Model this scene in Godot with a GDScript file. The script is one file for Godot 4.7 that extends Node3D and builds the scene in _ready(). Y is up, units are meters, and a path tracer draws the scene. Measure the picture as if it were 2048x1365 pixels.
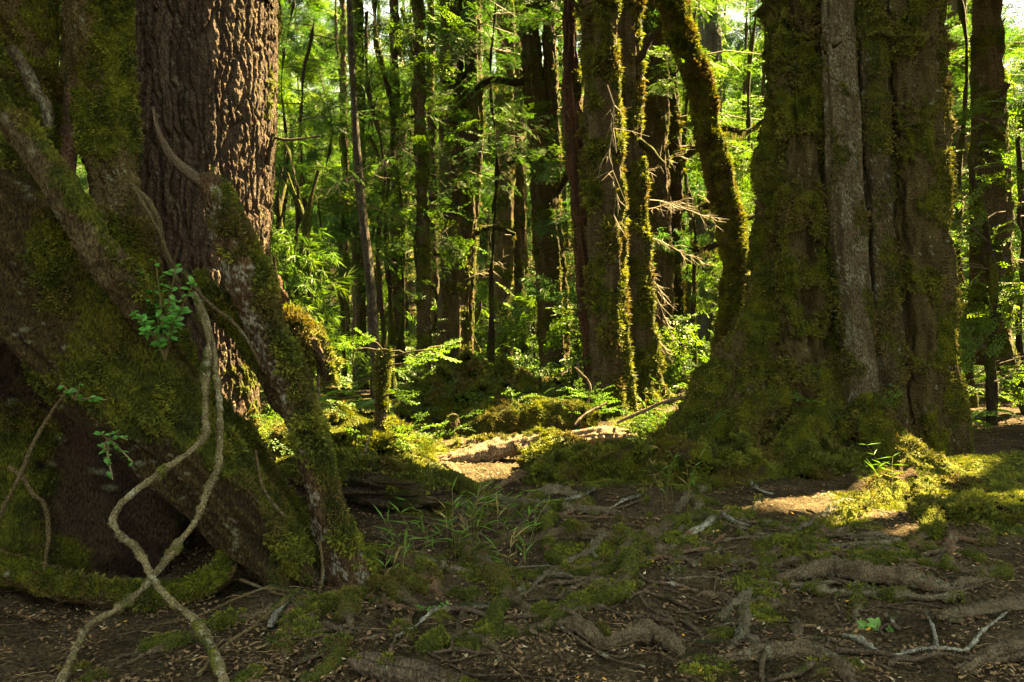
extends Node3D
# A shaded path in an old, mossy evergreen forest: a furrowed giant, a leaning mossy tree with lianas, a fused group of stems, and sunlit woods behind.

const F := 1608.0          # focal length in pixels of the 2048 x 1365 photograph, for measuring
const EYE := 1.5
const SUN := Vector3(0.5391, 0.7660, -0.3501)   # towards the sun
var rng := RandomNumberGenerator.new()
var noise := FastNoiseLite.new()
var fbm := FastNoiseLite.new()
var cells := FastNoiseLite.new()
var cell_id := FastNoiseLite.new()
var M := {}                # materials
var S := {}                # small shared meshes
var used := {}
var lanes: Array = []      # openings in the canopy: [point the sun reaches, radius]
var splat := PackedFloat32Array()
var mossmap := PackedFloat32Array()
const SX := 330
const SZ := 300
const SC := 0.05
const SX0 := -7.5
const SZ0 := -14.0
var tuft_pos: Array = []
var tuft_nrm: Array = []

func _ready():
	setup_light()
	setup_noise()
	setup_materials()
	setup_small_meshes()
	setup_lanes()
	build_ground()
	build_left_giant()
	build_leaning_tree()
	build_fused_giant()
	build_middle_trees()
	build_roots()
	build_mounds_and_logs()
	build_small_plants()
	build_background()
	build_canopy()
	build_litter()

# ------------------------------------------------------------------ camera, sky, sun
func setup_light():
	var cam := Camera3D.new()
	cam.name = "camera"
	cam.position = Vector3(0, EYE, 0)
	cam.fov = 2.0 * rad_to_deg(atan(682.5 / F))
	cam.near = 0.05
	cam.far = 600.0
	cam.current = true
	add_child(cam)
	var we := WorldEnvironment.new()
	we.name = "environment"
	var e := Environment.new()
	e.background_mode = Environment.BG_SKY
	var sky := Sky.new()
	var sm := ProceduralSkyMaterial.new()
	sm.sky_top_color = Color(0.74, 0.77, 0.72)
	sm.sky_horizon_color = Color(0.97, 0.93, 0.82)
	sm.sky_curve = 0.15
	sm.ground_bottom_color = Color(0.10, 0.09, 0.06)
	sm.ground_horizon_color = Color(0.30, 0.30, 0.24)
	sm.energy_multiplier = 0.175
	sky.sky_material = sm
	e.sky = sky
	e.tonemap_mode = Environment.TONE_MAPPER_LINEAR
	e.tonemap_exposure = 23.5
	e.sdfgi_enabled = true
	e.ssao_enabled = true
	e.ssil_enabled = true
	we.environment = e
	add_child(we)
	var sun := DirectionalLight3D.new()
	sun.name = "sun"
	sun.light_energy = 1.6
	sun.light_color = Color(1.0, 0.88, 0.62)
	sun.light_angular_distance = 0.5
	sun.shadow_enabled = true
	add_child(sun)
	sun.look_at_from_position(SUN * 50.0, Vector3.ZERO, Vector3.UP)

# ------------------------------------------------------------------ helpers
func setup_noise():
	rng.seed = 7
	noise.seed = 3
	noise.noise_type = FastNoiseLite.TYPE_SIMPLEX_SMOOTH
	noise.frequency = 1.0
	noise.fractal_type = FastNoiseLite.FRACTAL_NONE
	fbm.seed = 11
	fbm.noise_type = FastNoiseLite.TYPE_SIMPLEX_SMOOTH
	fbm.frequency = 1.0
	fbm.fractal_type = FastNoiseLite.FRACTAL_FBM
	fbm.fractal_octaves = 3
	for c in [cells, cell_id]:
		c.seed = 21
		c.noise_type = FastNoiseLite.TYPE_CELLULAR
		c.frequency = 1.0
		c.fractal_type = FastNoiseLite.FRACTAL_NONE
		c.cellular_jitter = 0.9
	cells.cellular_return_type = FastNoiseLite.RETURN_DISTANCE2_SUB
	cell_id.cellular_return_type = FastNoiseLite.RETURN_CELL_VALUE

func P(px: float, py: float, d: float) -> Vector3:      # a measured point of the photograph at a known distance
	return Vector3((px - 1024.0) / F * d, EYE - (py - 682.5) / F * d, -d)

func G(px: float, py: float) -> Vector3:                # where that line of sight meets the ground
	var d := 2.5
	while d < 60.0:
		var p := P(px, py, d)
		if p.y <= H(p.x, p.z):
			return Vector3(p.x, H(p.x, p.z), p.z)
		d += 0.02 if d < 14.0 else 0.1
	return P(px, py, 60.0)

func bump(x: float, z: float, cx: float, cz: float, rx: float, rz: float) -> float:
	var a := (x - cx) / rx
	var b := (z - cz) / rz
	return exp(-(a * a + b * b))

const PROF := [[-20.0, -0.1], [0.0, 0.0], [3.5, 0.0], [7.0, 0.08], [10.0, 0.22], [13.0, 0.40], [20.0, 0.60], [40.0, 1.0], [60.0, 2.6], [90.0, 15.0], [130.0, 38.0], [400.0, 90.0]]
func H(x: float, z: float) -> float:
	var d := -z
	var h := 0.0
	for k in PROF.size() - 1:
		if d < PROF[k + 1][0]:
			h = lerpf(PROF[k][1], PROF[k + 1][1], clampf((d - PROF[k][0]) / (PROF[k + 1][0] - PROF[k][0]), 0.0, 1.0))
			break
	h += 0.24 * bump(x, z, 3.5, -9.4, 1.6, 1.1)          # the fused giant's root plate
	h += 0.22 * bump(x, z, 4.75, -7.6, 0.8, 0.6)
	h += 0.34 * bump(x, z, -3.1, -8.8, 1.3, 1.2)          # foot of the furrowed giant
	h += 0.25 * bump(x, z, -2.3, -9.5, 1.0, 1.0)
	h += 0.05 * bump(x, z, 1.4, -12.3, 1.2, 0.9)
	h -= 0.10 * bump(x, z, -2.2, -4.9, 1.0, 0.5)          # hollow under the leaning tree
	h -= 0.07 * bump(x, z, 1.7, -4.45, 0.9, 0.22)         # hollow below the long root
	if d < 60.0:
		h += 0.05 * noise.get_noise_2d(x * 0.8, z * 0.8) + 0.02 * noise.get_noise_2d(x * 2.7 + 9.0, z * 2.7)
	return h

func hs(x: float, z: float) -> float:                    # ground height with the swells along roots
	var a := (x - SX0) / SC
	var b := (z - SZ0) / SC
	var i := int(a)
	var j := int(b)
	if i < 0 or j < 0 or i >= SX - 1 or j >= SZ - 1:
		return H(x, z)
	var fx := a - i
	var fz := b - j
	return H(x, z) + lerpf(lerpf(splat[j * SX + i], splat[j * SX + i + 1], fx), lerpf(splat[(j + 1) * SX + i], splat[(j + 1) * SX + i + 1], fx), fz)

func mossy(x: float, z: float) -> float:
	var i := int((x - SX0) / SC)
	var j := int((z - SZ0) / SC)
	if i < 0 or j < 0 or i >= SX or j >= SZ:
		return clampf(0.35 + 0.3 * noise.get_noise_2d(x * 0.5, z * 0.5), 0.0, 1.0)
	return mossmap[j * SX + i]

func stamp(p: Vector3, r: float, lift: float, moss: float):
	var i0 := int((p.x - r * 2.2 - SX0) / SC)
	var i1 := int((p.x + r * 2.2 - SX0) / SC) + 1
	var j0 := int((p.z - r * 2.2 - SZ0) / SC)
	var j1 := int((p.z + r * 2.2 - SZ0) / SC) + 1
	for j in range(maxi(j0, 0), mini(j1, SZ - 1) + 1):
		for i in range(maxi(i0, 0), mini(i1, SX - 1) + 1):
			var dx := (SX0 + i * SC - p.x) / r
			var dz := (SZ0 + j * SC - p.z) / r
			var w := exp(-(dx * dx + dz * dz))
			var k := j * SX + i
			if lift != 0.0:
				splat[k] = maxf(splat[k], lift * w) if lift > 0.0 else minf(splat[k], lift * w)
			mossmap[k] = maxf(mossmap[k], moss * w)

func numbered(called: String) -> String:
	if not used.has(called):
		used[called] = 0
		return called
	used[called] += 1
	return "%s_%03d" % [called, used[called]]

func beside(p: Vector3) -> String:                       # the landmark that a thing among the trunks stands near
	var x := 1024.0 - p.x / p.z * F
	if x < 640: return "beside the furrowed giant"
	if x < 800: return "near the grey sapling"
	if x < 985: return "near the dark double trunk"
	if x < 1150: return "near the forked tree"
	if x < 1330: return "near the twin stemmed tree"
	if x < 1520: return "near the leaning mossy trunk"
	return "beyond the fused giant"

func on_path(p: Vector3) -> String:                      # the landmark that a root on the path lies near
	var x := 1024.0 - p.x / p.z * F
	if x < 850: return "by the arching stem's foot"
	if x < 1070: return "by the bamboo grass"
	if x < 1300: return "below the mossy bank"
	if x < 1560: return "around the grey forked root"
	if x < 1780: return "below the pale straight root"
	return "below the sunlit mossy mound"

func thing(called: String, label: String, category: String, at: Vector3, group := "") -> Node3D:
	var o := Node3D.new()
	o.name = numbered(called)
	add_child(o)
	o.position = at
	o.set_meta("label", label)
	o.set_meta("category", category)
	if group != "":
		o.set_meta("group", group)
	return o

func part(parent: Node, called: String, mesh: Mesh, mat: Material, at := Vector3.ZERO) -> MeshInstance3D:
	var o := MeshInstance3D.new()
	o.name = called
	o.mesh = mesh
	o.material_override = mat
	parent.add_child(o, true)
	o.position = at
	return o

func shifted(pts: Array, by: Vector3) -> Array:
	var r := []
	for p in pts:
		r.append(p - by)
	return r

func multi(parent: Node, called: String, mesh: Mesh, mat: Material, xf: Array, cols: Array) -> MultiMeshInstance3D:
	var mm := MultiMesh.new()
	mm.transform_format = MultiMesh.TRANSFORM_3D
	mm.use_colors = true
	mm.mesh = mesh
	mm.instance_count = xf.size()
	for i in xf.size():
		mm.set_instance_transform(i, xf[i])
		mm.set_instance_color(i, cols[i])
	var o := MultiMeshInstance3D.new()
	o.name = called
	o.multimesh = mm
	o.material_override = mat
	o.set_meta("kind", "stuff")
	parent.add_child(o, true)
	return o

func rvec() -> Vector3:
	return Vector3(rng.randf_range(-1, 1), rng.randf_range(-1, 1), rng.randf_range(-1, 1))

func basis_up(n: Vector3, turn: float, s: float) -> Basis:   # y axis along n
	var y := n.normalized()
	var x := y.cross(Vector3(0.31, 0.17, 0.93)).normalized()
	var z := x.cross(y)
	return (Basis(x, y, z) * Basis(Vector3.UP, turn)).scaled_local(Vector3(s, s, s))

# ------------------------------------------------------------------ materials
func grain(size: int, freq: float, oct: int, lo: float, hi: float, gain := 0.55, kind := 0, seed_ := 5) -> ImageTexture:
	var n := FastNoiseLite.new()
	n.seed = seed_
	n.noise_type = FastNoiseLite.TYPE_SIMPLEX_SMOOTH if kind == 0 else FastNoiseLite.TYPE_CELLULAR
	n.frequency = freq
	n.fractal_type = FastNoiseLite.FRACTAL_FBM
	n.fractal_octaves = oct
	n.fractal_gain = gain
	var im := n.get_seamless_image(size, size, false, false, 0.15, true)
	im.convert(Image.FORMAT_L8)
	var data := im.get_data()
	for i in data.size():
		data[i] = int(255.0 * clampf(lerpf(lo, hi, data[i] / 255.0), 0.0, 1.0))
	return ImageTexture.create_from_image(Image.create_from_data(size, size, false, Image.FORMAT_L8, data))

func skin(tex: Texture2D, height: Texture2D, scale: Vector3, relief: float, rough := 0.95, spec := 0.25) -> StandardMaterial3D:
	var m := StandardMaterial3D.new()
	m.vertex_color_use_as_albedo = true
	m.albedo_texture = tex
	m.roughness = rough
	m.metallic_specular = spec
	m.uv1_triplanar = true
	m.uv1_world_triplanar = true
	m.uv1_scale = scale
	m.heightmap_enabled = true
	m.heightmap_texture = height
	m.heightmap_scale = relief
	return m

func leafmat(back: Color, rough := 0.5) -> StandardMaterial3D:
	var m := StandardMaterial3D.new()
	m.vertex_color_use_as_albedo = true
	m.roughness = rough
	m.metallic_specular = 0.4
	m.backlight_enabled = true
	m.backlight = back
	m.cull_mode = BaseMaterial3D.CULL_DISABLED
	return m

func setup_materials():
	var bark_c := grain(1024, 0.035, 6, 0.1, 1.35, 0.65)
	var bark_h := grain(1024, 0.04, 6, -0.3, 1.3, 0.65, 0, 9)
	var moss_c := grain(512, 0.05, 4, 0.25, 1.25, 0.7, 0, 14)
	M.bark = skin(bark_c, bark_h, Vector3(1.5, 0.6, 1.5), 3.0)
	M.moss = skin(moss_c, moss_c, Vector3(1.5, 1.5, 1.5), 3.0, 1.0, 0.15)
	M.root = skin(bark_c, bark_h, Vector3(1.9, 1.9, 1.9), 1.4, 0.85, 0.3)
	M.soil = skin(moss_c, moss_c, Vector3(1.1, 1.1, 1.1), 1.5, 1.0, 0.15)
	M.wood = skin(bark_c, bark_h, Vector3(1.0, 5.0, 5.0), 1.2)
	M.leaf = leafmat(Color(1.0, 1.0, 0.55))
	M.gloss = leafmat(Color(0.8, 0.8, 0.45), 0.3)
	M.tuft = leafmat(Color(0.8, 0.8, 0.5), 0.8)
	var d := StandardMaterial3D.new()
	d.vertex_color_use_as_albedo = true
	d.roughness = 0.8
	d.metallic_specular = 0.3
	M.dry = d

# ------------------------------------------------------------------ small shared meshes
class Soup:
	var v := PackedVector3Array()
	var c := PackedColorArray()
	func tri(a: Vector3, b: Vector3, d: Vector3, col: Color):
		v.append(a); v.append(b); v.append(d)
		c.append(col); c.append(col); c.append(col)
	func leaf(o: Vector3, dir: Vector3, side: Vector3, length: float, width: float, col: Color, fold := 0.25, at := 0.45):
		var up := side.cross(dir).normalized()
		var mid := o + dir * length * at
		var l := mid + side * width * 0.5 + up * width * fold
		var r := mid - side * width * 0.5 + up * width * fold
		var tip := o + dir * length - up * length * 0.08
		tri(o, l, tip, col)
		tri(o, tip, r, col)
	func oval(o: Vector3, dir: Vector3, side: Vector3, length: float, width: float, col: Color):
		var up := side.cross(dir).normalized()
		var a := o + dir * length * 0.3 + up * length * 0.04
		var b := o + dir * length * 0.7 + up * length * 0.02
		var tip := o + dir * length - up * length * 0.06
		for e in [-1.0, 1.0]:
			var sa: Vector3 = a + side * width * 0.46 * e + up * width * 0.1
			var sb: Vector3 = b + side * width * 0.42 * e + up * width * 0.1
			tri(o, a, sa, col)
			tri(a, b, sa, col)
			tri(sa, b, sb, col)
			tri(b, tip, sb, col)
	func stick(a: Vector3, b: Vector3, r0: float, r1: float, col: Color):
		var t := (b - a).normalized()
		var x := t.cross(Vector3(0.3, 0.9, 0.31)).normalized()
		var y := t.cross(x)
		for k in 3:
			var a0 := TAU * k / 3.0
			var a1 := TAU * (k + 1) / 3.0
			var d0 := x * cos(a0) + y * sin(a0)
			var d1 := x * cos(a1) + y * sin(a1)
			tri(a + d0 * r0, b + d0 * r1, a + d1 * r0, col)
			tri(a + d1 * r0, b + d0 * r1, b + d1 * r1, col)
	func done() -> ArrayMesh:
		var arr := []
		arr.resize(Mesh.ARRAY_MAX)
		arr[Mesh.ARRAY_VERTEX] = v
		arr[Mesh.ARRAY_COLOR] = c
		var m := ArrayMesh.new()
		m.add_surface_from_arrays(Mesh.PRIMITIVE_TRIANGLES, arr)
		return m

func lum(lo := 0.75, hi := 1.25) -> Color:
	var g := rng.randf_range(lo, hi)
	return Color(g * rng.randf_range(0.9, 1.1), g, g * rng.randf_range(0.85, 1.1))

func broad_spray(length: float, nleaf: int, ll: float, lw: float, flat: float) -> ArrayMesh:   # a twig along +z with side twigs and small leaves
	var s := Soup.new()
	var wood := Color(0.6, 0.42, 0.5)
	s.stick(Vector3.ZERO, Vector3(0, -0.08, 1) * length, 0.006, 0.002, wood)
	var twigs := 7
	for k in twigs:
		var t := 0.12 + 0.85 * k / float(twigs - 1)
		var o := Vector3(0, -0.08 * t, t) * length
		var side := 1.0 if k % 2 == 0 else -1.0
		var dir := Vector3(side * rng.randf_range(0.7, 1.1), rng.randf_range(-flat, flat) - 0.15, rng.randf_range(0.5, 1.0)).normalized()
		var tl := length * rng.randf_range(0.35, 0.55) * (1.1 - 0.5 * t)
		s.stick(o, o + dir * tl, 0.003, 0.001, wood)
		var n := int(nleaf / float(twigs))
		for i in n:
			var q := (i + 0.6) / n
			var p := o + dir * tl * q
			var sd := 1.0 if i % 2 == 0 else -1.0
			var perp := dir.cross(Vector3.UP).normalized() * sd
			var ld := (dir * rng.randf_range(0.3, 0.8) + perp + Vector3(0, rng.randf_range(-flat, flat) - 0.1, 0)).normalized()
			var ls := ld.cross(Vector3.UP + rvec() * flat).normalized()
			s.leaf(p, ld, ls, ll * rng.randf_range(0.7, 1.2), lw * rng.randf_range(0.8, 1.15), lum(0.7, 1.3))
	return s.done()

func bamboo_spray(length: float, n: int) -> ArrayMesh:
	var s := Soup.new()
	s.stick(Vector3.ZERO, Vector3(0, 0.0, 1) * length * 0.5, 0.004, 0.002, Color(0.8, 0.7, 0.5))
	for i in n:
		var t := rng.randf()
		var o := Vector3(0, 0, 1) * length * 0.5 * t
		var dir := Vector3(rng.randf_range(-0.9, 0.9), rng.randf_range(-0.9, 0.25), rng.randf_range(0.2, 1.0)).normalized()
		var side := dir.cross(Vector3.UP + rvec() * 0.5).normalized()
		s.leaf(o, dir, side, length * rng.randf_range(0.4, 0.75), length * 0.06, lum(0.7, 1.3), 0.2, 0.3)
	return s.done()

func fern_frond(length: float) -> ArrayMesh:             # arches along +z
	var s := Soup.new()
	var n := 16
	var prev := Vector3.ZERO
	for i in n:
		var t := (i + 1) / float(n)
		var p := Vector3(0, length * (0.55 * t - 0.75 * t * t), length * t * 0.9)
		s.stick(prev, p, 0.004 * (1.2 - t), 0.004 * (1.1 - t) + 0.0005, Color(0.7, 0.6, 0.5))
		var w := length * 0.30 * sin(PI * clampf(t * 0.85 + 0.12, 0, 1))
		for sd in [-1.0, 1.0]:
			var dir := Vector3(sd, -0.15, 0.35).normalized()
			s.leaf(p, dir, Vector3(0, 0.1, 1).normalized() * sd, w, length * 0.055, lum(0.8, 1.2), 0.15, 0.35)
		prev = p
	return s.done()

func moss_tuft(n: int, spread: float) -> ArrayMesh:      # unit size: fronds about 1 long
	var s := Soup.new()
	for i in n:
		var a := TAU * i / n + rng.randf_range(-0.3, 0.3)
		var out := rng.randf_range(0.2, spread)
		var dir := Vector3(cos(a) * out, rng.randf_range(0.5, 1.0), sin(a) * out).normalized()
		var o := Vector3(cos(a), 0, sin(a)) * rng.randf_range(0.0, 0.45)
		var side := dir.cross(Vector3(cos(a + 1.5), 0.2, sin(a + 1.5))).normalized()
		var l := rng.randf_range(0.6, 1.1)
		var col := lum(0.6, 1.35)
		s.tri(o + side * 0.11, o + dir * l, o - side * 0.11, col)
		s.tri(o + dir * l * 0.45 + side * 0.28 + dir.cross(side) * 0.1, o + dir * l * 0.85, o + dir * l * 0.2, col)
	return s.done()

func stick_mesh(segs: int) -> ArrayMesh:                 # unit length, slightly crooked
	var s := Soup.new()
	var p := Vector3(-0.5, 0, 0)
	for i in segs:
		var q := Vector3(-0.5 + (i + 1) / float(segs), rng.randf_range(-0.02, 0.05), rng.randf_range(-0.07, 0.07))
		s.stick(p, q, 0.012 * (1.1 - i / float(segs)), 0.012 * (1.0 - (i + 0.8) / float(segs)) + 0.002, lum(0.7, 1.2))
		p = q
	return s.done()

func lichen_strand() -> ArrayMesh:                       # hangs down, about 1 long
	var s := Soup.new()
	for k in 5:
		var o := Vector3(rng.randf_range(-0.25, 0.25), 0, rng.randf_range(-0.25, 0.25))
		var l := rng.randf_range(0.5, 1.0)
		var p := o
		for i in 3:
			var q := p + Vector3(rng.randf_range(-0.06, 0.06), -l / 3.0, rng.randf_range(-0.06, 0.06))
			var w := 0.07 * (1.0 - i / 3.0) + 0.01
			var w2 := 0.07 * (1.0 - (i + 1) / 3.0) + 0.01
			var x := Vector3(cos(k * 1.3), 0, sin(k * 1.3))
			var col := lum(0.7, 1.2)
			s.tri(p - x * w, p + x * w, q + x * w2, col)
			s.tri(p - x * w, q + x * w2, q - x * w2, col)
			p = q
	return s.done()

func setup_small_meshes():
	rng.seed = 101
	S.broad = [broad_spray(0.55, 42, 0.085, 0.045, 0.35), broad_spray(0.6, 42, 0.075, 0.042, 0.5), broad_spray(0.5, 36, 0.095, 0.05, 0.3)]
	S.fine = [broad_spray(0.55, 91, 0.055, 0.02, 0.15), broad_spray(0.6, 91, 0.05, 0.02, 0.2)]
	S.bamboo = [bamboo_spray(0.45, 14), bamboo_spray(0.5, 16)]
	S.big = [broad_spray(1.0, 56, 0.22, 0.14, 0.4), broad_spray(1.1, 56, 0.2, 0.13, 0.5)]
	S.frond = [fern_frond(0.6), fern_frond(0.5)]
	S.tuft = [moss_tuft(9, 1.0), moss_tuft(10, 1.4), moss_tuft(8, 0.7)]
	S.stick = [stick_mesh(3), stick_mesh(4), stick_mesh(5)]
	S.strand = [lichen_strand(), lichen_strand()]
	var f := []
	for k in 3:
		var s := Soup.new()
		s.leaf(Vector3(0, 0.05, -0.5), Vector3(0, 0, 1), Vector3(1, 0, 0), 1.0, rng.randf_range(0.35, 0.6), Color(1, 1, 1), rng.randf_range(-0.25, 0.35))
		f.append(s.done())
	S.flake = f

# ------------------------------------------------------------------ swept trunks, stems and roots
# o: sides, step, style (furrow, moss, root, wood), amp, bark, bark2, moss (-1..1), up, lichen, mosscol, density (moss tufts per m2), tuft (size), flute, coarse (height above which rings are wide)
func sweep(pts: Array, rad: Array, o: Dictionary) -> ArrayMesh:
	var n := pts.size()
	var step: float = o.get("step", 0.06)
	var sides: int = o.get("sides", 20)
	var coarse: float = o.get("coarse", 1e9)
	var at: Vector3 = o.get("at", Vector3.ZERO)
	var C := PackedVector3Array()
	var R := PackedFloat32Array()
	for k in n - 1:
		var p0: Vector3 = pts[maxi(k - 1, 0)]
		var p1: Vector3 = pts[k]
		var p2: Vector3 = pts[k + 1]
		var p3: Vector3 = pts[mini(k + 2, n - 1)]
		if k == 0: p0 = p1 * 2.0 - p2
		if k == n - 2: p3 = p2 * 2.0 - p1
		var st := step if minf(p1.y, p2.y) < coarse else step * 8.0
		var m := maxi(1, int(ceil(p1.distance_to(p2) / st)))
		for i in m:
			var t := i / float(m)
			C.append(p1.cubic_interpolate(p2, p0, p3, t))
			R.append(lerpf(rad[k], rad[k + 1], t * t * (3.0 - 2.0 * t) * 0.5 + t * 0.5))
	C.append(pts[n - 1])
	R.append(rad[n - 1])
	var rings := C.size()
	var style: String = o.get("style", "moss")
	var amp: float = o.get("amp", 0.02)
	var freq: float = o.get("freq", 9.0)
	var flute: float = o.get("flute", 0.12)
	var ff: float = o.get("flute_freq", 1.6)
	var bark: Color = o.get("bark", Color(0.09, 0.06, 0.035))
	var bark2: Color = o.get("bark2", Color(0.05, 0.035, 0.02))
	var mossb: float = o.get("moss", -0.2)
	var upw: float = o.get("up", 0.5)
	var mf: float = o.get("moss_freq", 2.2)
	var lichen: float = o.get("lichen", 9.0)
	var lichcol: Color = o.get("lichcol", Color(0.22, 0.23, 0.15))
	var mosscol: Color = o.get("mosscol", Color(0.075, 0.085, 0.012))
	var mosscol2: Color = o.get("mosscol2", Color(0.035, 0.05, 0.008))
	var dens: float = o.get("density", 0.0)
	var side_moss: Vector3 = o.get("mossdir", Vector3.UP)
	var sd: float = o.get("seed", 0.0)
	var ys: float = o.get("stretch", 1.0)
	var V := PackedVector3Array()
	var K := PackedColorArray()
	var N := PackedVector3Array()
	V.resize(rings * sides + 2)
	K.resize(rings * sides + 2)
	N.resize(rings * sides + 2)
	var masks := PackedFloat32Array()
	masks.resize(rings * sides)
	var u := Vector3.ZERO
	var s := 0.0
	var prevt := Vector3.ZERO
	var ct := PackedFloat32Array()
	var stt := PackedFloat32Array()
	for j in sides:
		ct.append(cos(TAU * j / sides))
		stt.append(sin(TAU * j / sides))
	for i in rings:
		var t := (C[mini(i + 1, rings - 1)] - C[maxi(i - 1, 0)]).normalized()
		if i == 0:
			u = t.cross(Vector3(0.13, 0.21, 0.97)).normalized()
		else:
			s += C[i].distance_to(C[i - 1])
			u = (u - t * u.dot(t)).normalized()
		var w := t.cross(u)
		var r := R[i]
		for j in sides:
			var dir := u * ct[j] + w * stt[j]
			var q := Vector3(ct[j] * r, s, stt[j] * r)
			var rr := r * (1.0 + flute * noise.get_noise_3d(ct[j] * ff + sd, s * 0.35, stt[j] * ff))
			var p := C[i] + dir * rr
			var disp := 0.0
			var tone := 0.5
			if style == "furrow":
				var wx := 0.35 * noise.get_noise_3d(q.x * 4.0, q.y * 1.3 + sd, q.z * 4.0)
				var qq := Vector3(q.x * freq + wx * 2.0, q.y * freq * 0.14 + wx, q.z * freq + wx)
				var e := cells.get_noise_3dv(qq) + 1.0
				disp = amp * (smoothstep(0.0, 0.2, e) - 0.6) + amp * 0.55 * fbm.get_noise_3d(q.x * 22.0, q.y * 11.0, q.z * 22.0)
				tone = 0.5 + 0.5 * cell_id.get_noise_3dv(qq)
			elif style == "wood":
				var e2 := noise.get_noise_3d(q.x * freq * 2.0, q.y * 1.1 + sd, q.z * freq * 2.0)
				disp = amp * e2 + amp * 0.4 * noise.get_noise_3d(q.x * freq * 6.0, q.y * 2.2, q.z * freq * 6.0)
				tone = 0.5 + 0.6 * e2
			elif style == "root":
				disp = r * amp * 6.0 * noise.get_noise_3d(p.x * 3.0 / (r + 0.1), p.y * 3.0, p.z * 3.0 / (r + 0.1)) + r * amp * 4.0 * noise.get_noise_2d(s / (r * 3.5 + 0.01), sd) + r * amp * 3.0 * noise.get_noise_3d(ct[j] * 2.5, s / (r * 6.0 + 0.02), stt[j] * 2.5) + 0.15 * amp * noise.get_noise_3d(p.x * 25.0, p.y * 25.0, p.z * 25.0)
				tone = 0.5 + 0.6 * noise.get_noise_3d(p.x * 9.0, p.y * 9.0, p.z * 9.0 + sd)
			else:
				disp = amp * fbm.get_noise_3d(p.x * 5.0 + sd, p.y * 3.0 * ys, p.z * 5.0) + amp * 0.6 * fbm.get_noise_3d(p.x * 16.0, p.y * 12.0 * ys, p.z * 16.0)
				tone = 0.5 + 0.6 * noise.get_noise_3d(q.x * 9.0, q.y * 2.0 + sd, q.z * 9.0)
			var a := noise.get_noise_3d(p.x * mf + sd, p.y * mf * 0.7, p.z * mf) * 0.6 + fbm.get_noise_3d(p.x * mf * 5.0, p.y * mf * 4.0, p.z * mf * 5.0) * 0.35
			var mk := smoothstep(-0.06, 0.1, a + mossb + upw * dir.dot(side_moss))
			disp += mk * amp * 0.5
			p += dir * disp
			var col := bark2.lerp(bark, clampf(tone, 0.0, 1.0))
			if lichen < 2.0:
				var lv := fbm.get_noise_3d(p.x * 6.0 + 40.0, p.y * 4.0, p.z * 6.0) + 0.55 * noise.get_noise_3d(p.x * 26.0, p.y * 26.0, p.z * 26.0) + 0.3 * noise.get_noise_3d(p.x * 70.0, p.y * 70.0, p.z * 70.0)
				col = col.lerp(lichcol, smoothstep(lichen, lichen + 0.12, lv))
			if mk > 0.0:
				col = col.lerp(mosscol2.lerp(mosscol, clampf(0.5 + 0.9 * noise.get_noise_3d(p.x * 6.0, p.y * 6.0, p.z * 6.0 + 5.0), 0.0, 1.0)), mk)
			var k := i * sides + j
			V[k] = p - at
			K[k] = col
			masks[k] = mk
	for i in rings:
		for j in sides:
			var k := i * sides + j
			var dv := V[mini(i + 1, rings - 1) * sides + j] - V[maxi(i - 1, 0) * sides + j]
			var du := V[i * sides + (j + 1) % sides] - V[i * sides + (j + sides - 1) % sides]
			var nn := du.cross(dv)
			N[k] = nn.normalized() if nn.length_squared() > 1e-14 else (V[k] + at - C[i]).normalized()
			if dens > 0.0 and masks[k] > 0.45:
				var area := du.length() * dv.length() * 0.25
				var want := dens * area
				while want > 0.0 and rng.randf() < want:
					tuft_pos.append(V[k] + (dv * rng.randf_range(-0.25, 0.25) + du * rng.randf_range(-0.25, 0.25)))
					tuft_nrm.append(N[k])
					want -= 1.0
	var I := PackedInt32Array()
	I.resize((rings - 1) * sides * 6 + sides * 6)
	var x := 0
	for i in rings - 1:
		for j in sides:
			var j2 := (j + 1) % sides
			var a0 := i * sides + j
			var a1 := i * sides + j2
			var b0 := a0 + sides
			var b1 := a1 + sides
			I[x] = a0; I[x + 1] = b0; I[x + 2] = a1
			I[x + 3] = a1; I[x + 4] = b0; I[x + 5] = b1
			x += 6
	var c0 := rings * sides
	V[c0] = C[0] - at
	V[c0 + 1] = C[rings - 1] - at + (C[rings - 1] - C[maxi(rings - 2, 0)]).normalized() * R[rings - 1] * float(o.get("tip", 0.4))
	for e in 2:
		K[c0 + e] = bark
		N[c0 + e] = (C[1] - C[0]).normalized() * (-1.0 if e == 0 else 1.0)
		var base := 0 if e == 0 else (rings - 1) * sides
		for j in sides:
			var j2 := (j + 1) % sides
			I[x] = c0 + e
			I[x + 1] = base + (j if e == 0 else j2)
			I[x + 2] = base + (j2 if e == 0 else j)
			x += 3
	var arr := []
	arr.resize(Mesh.ARRAY_MAX)
	arr[Mesh.ARRAY_VERTEX] = V
	arr[Mesh.ARRAY_NORMAL] = N
	arr[Mesh.ARRAY_COLOR] = K
	arr[Mesh.ARRAY_INDEX] = I
	var m := ArrayMesh.new()
	m.add_surface_from_arrays(Mesh.PRIMITIVE_TRIANGLES, arr)
	return m

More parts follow.
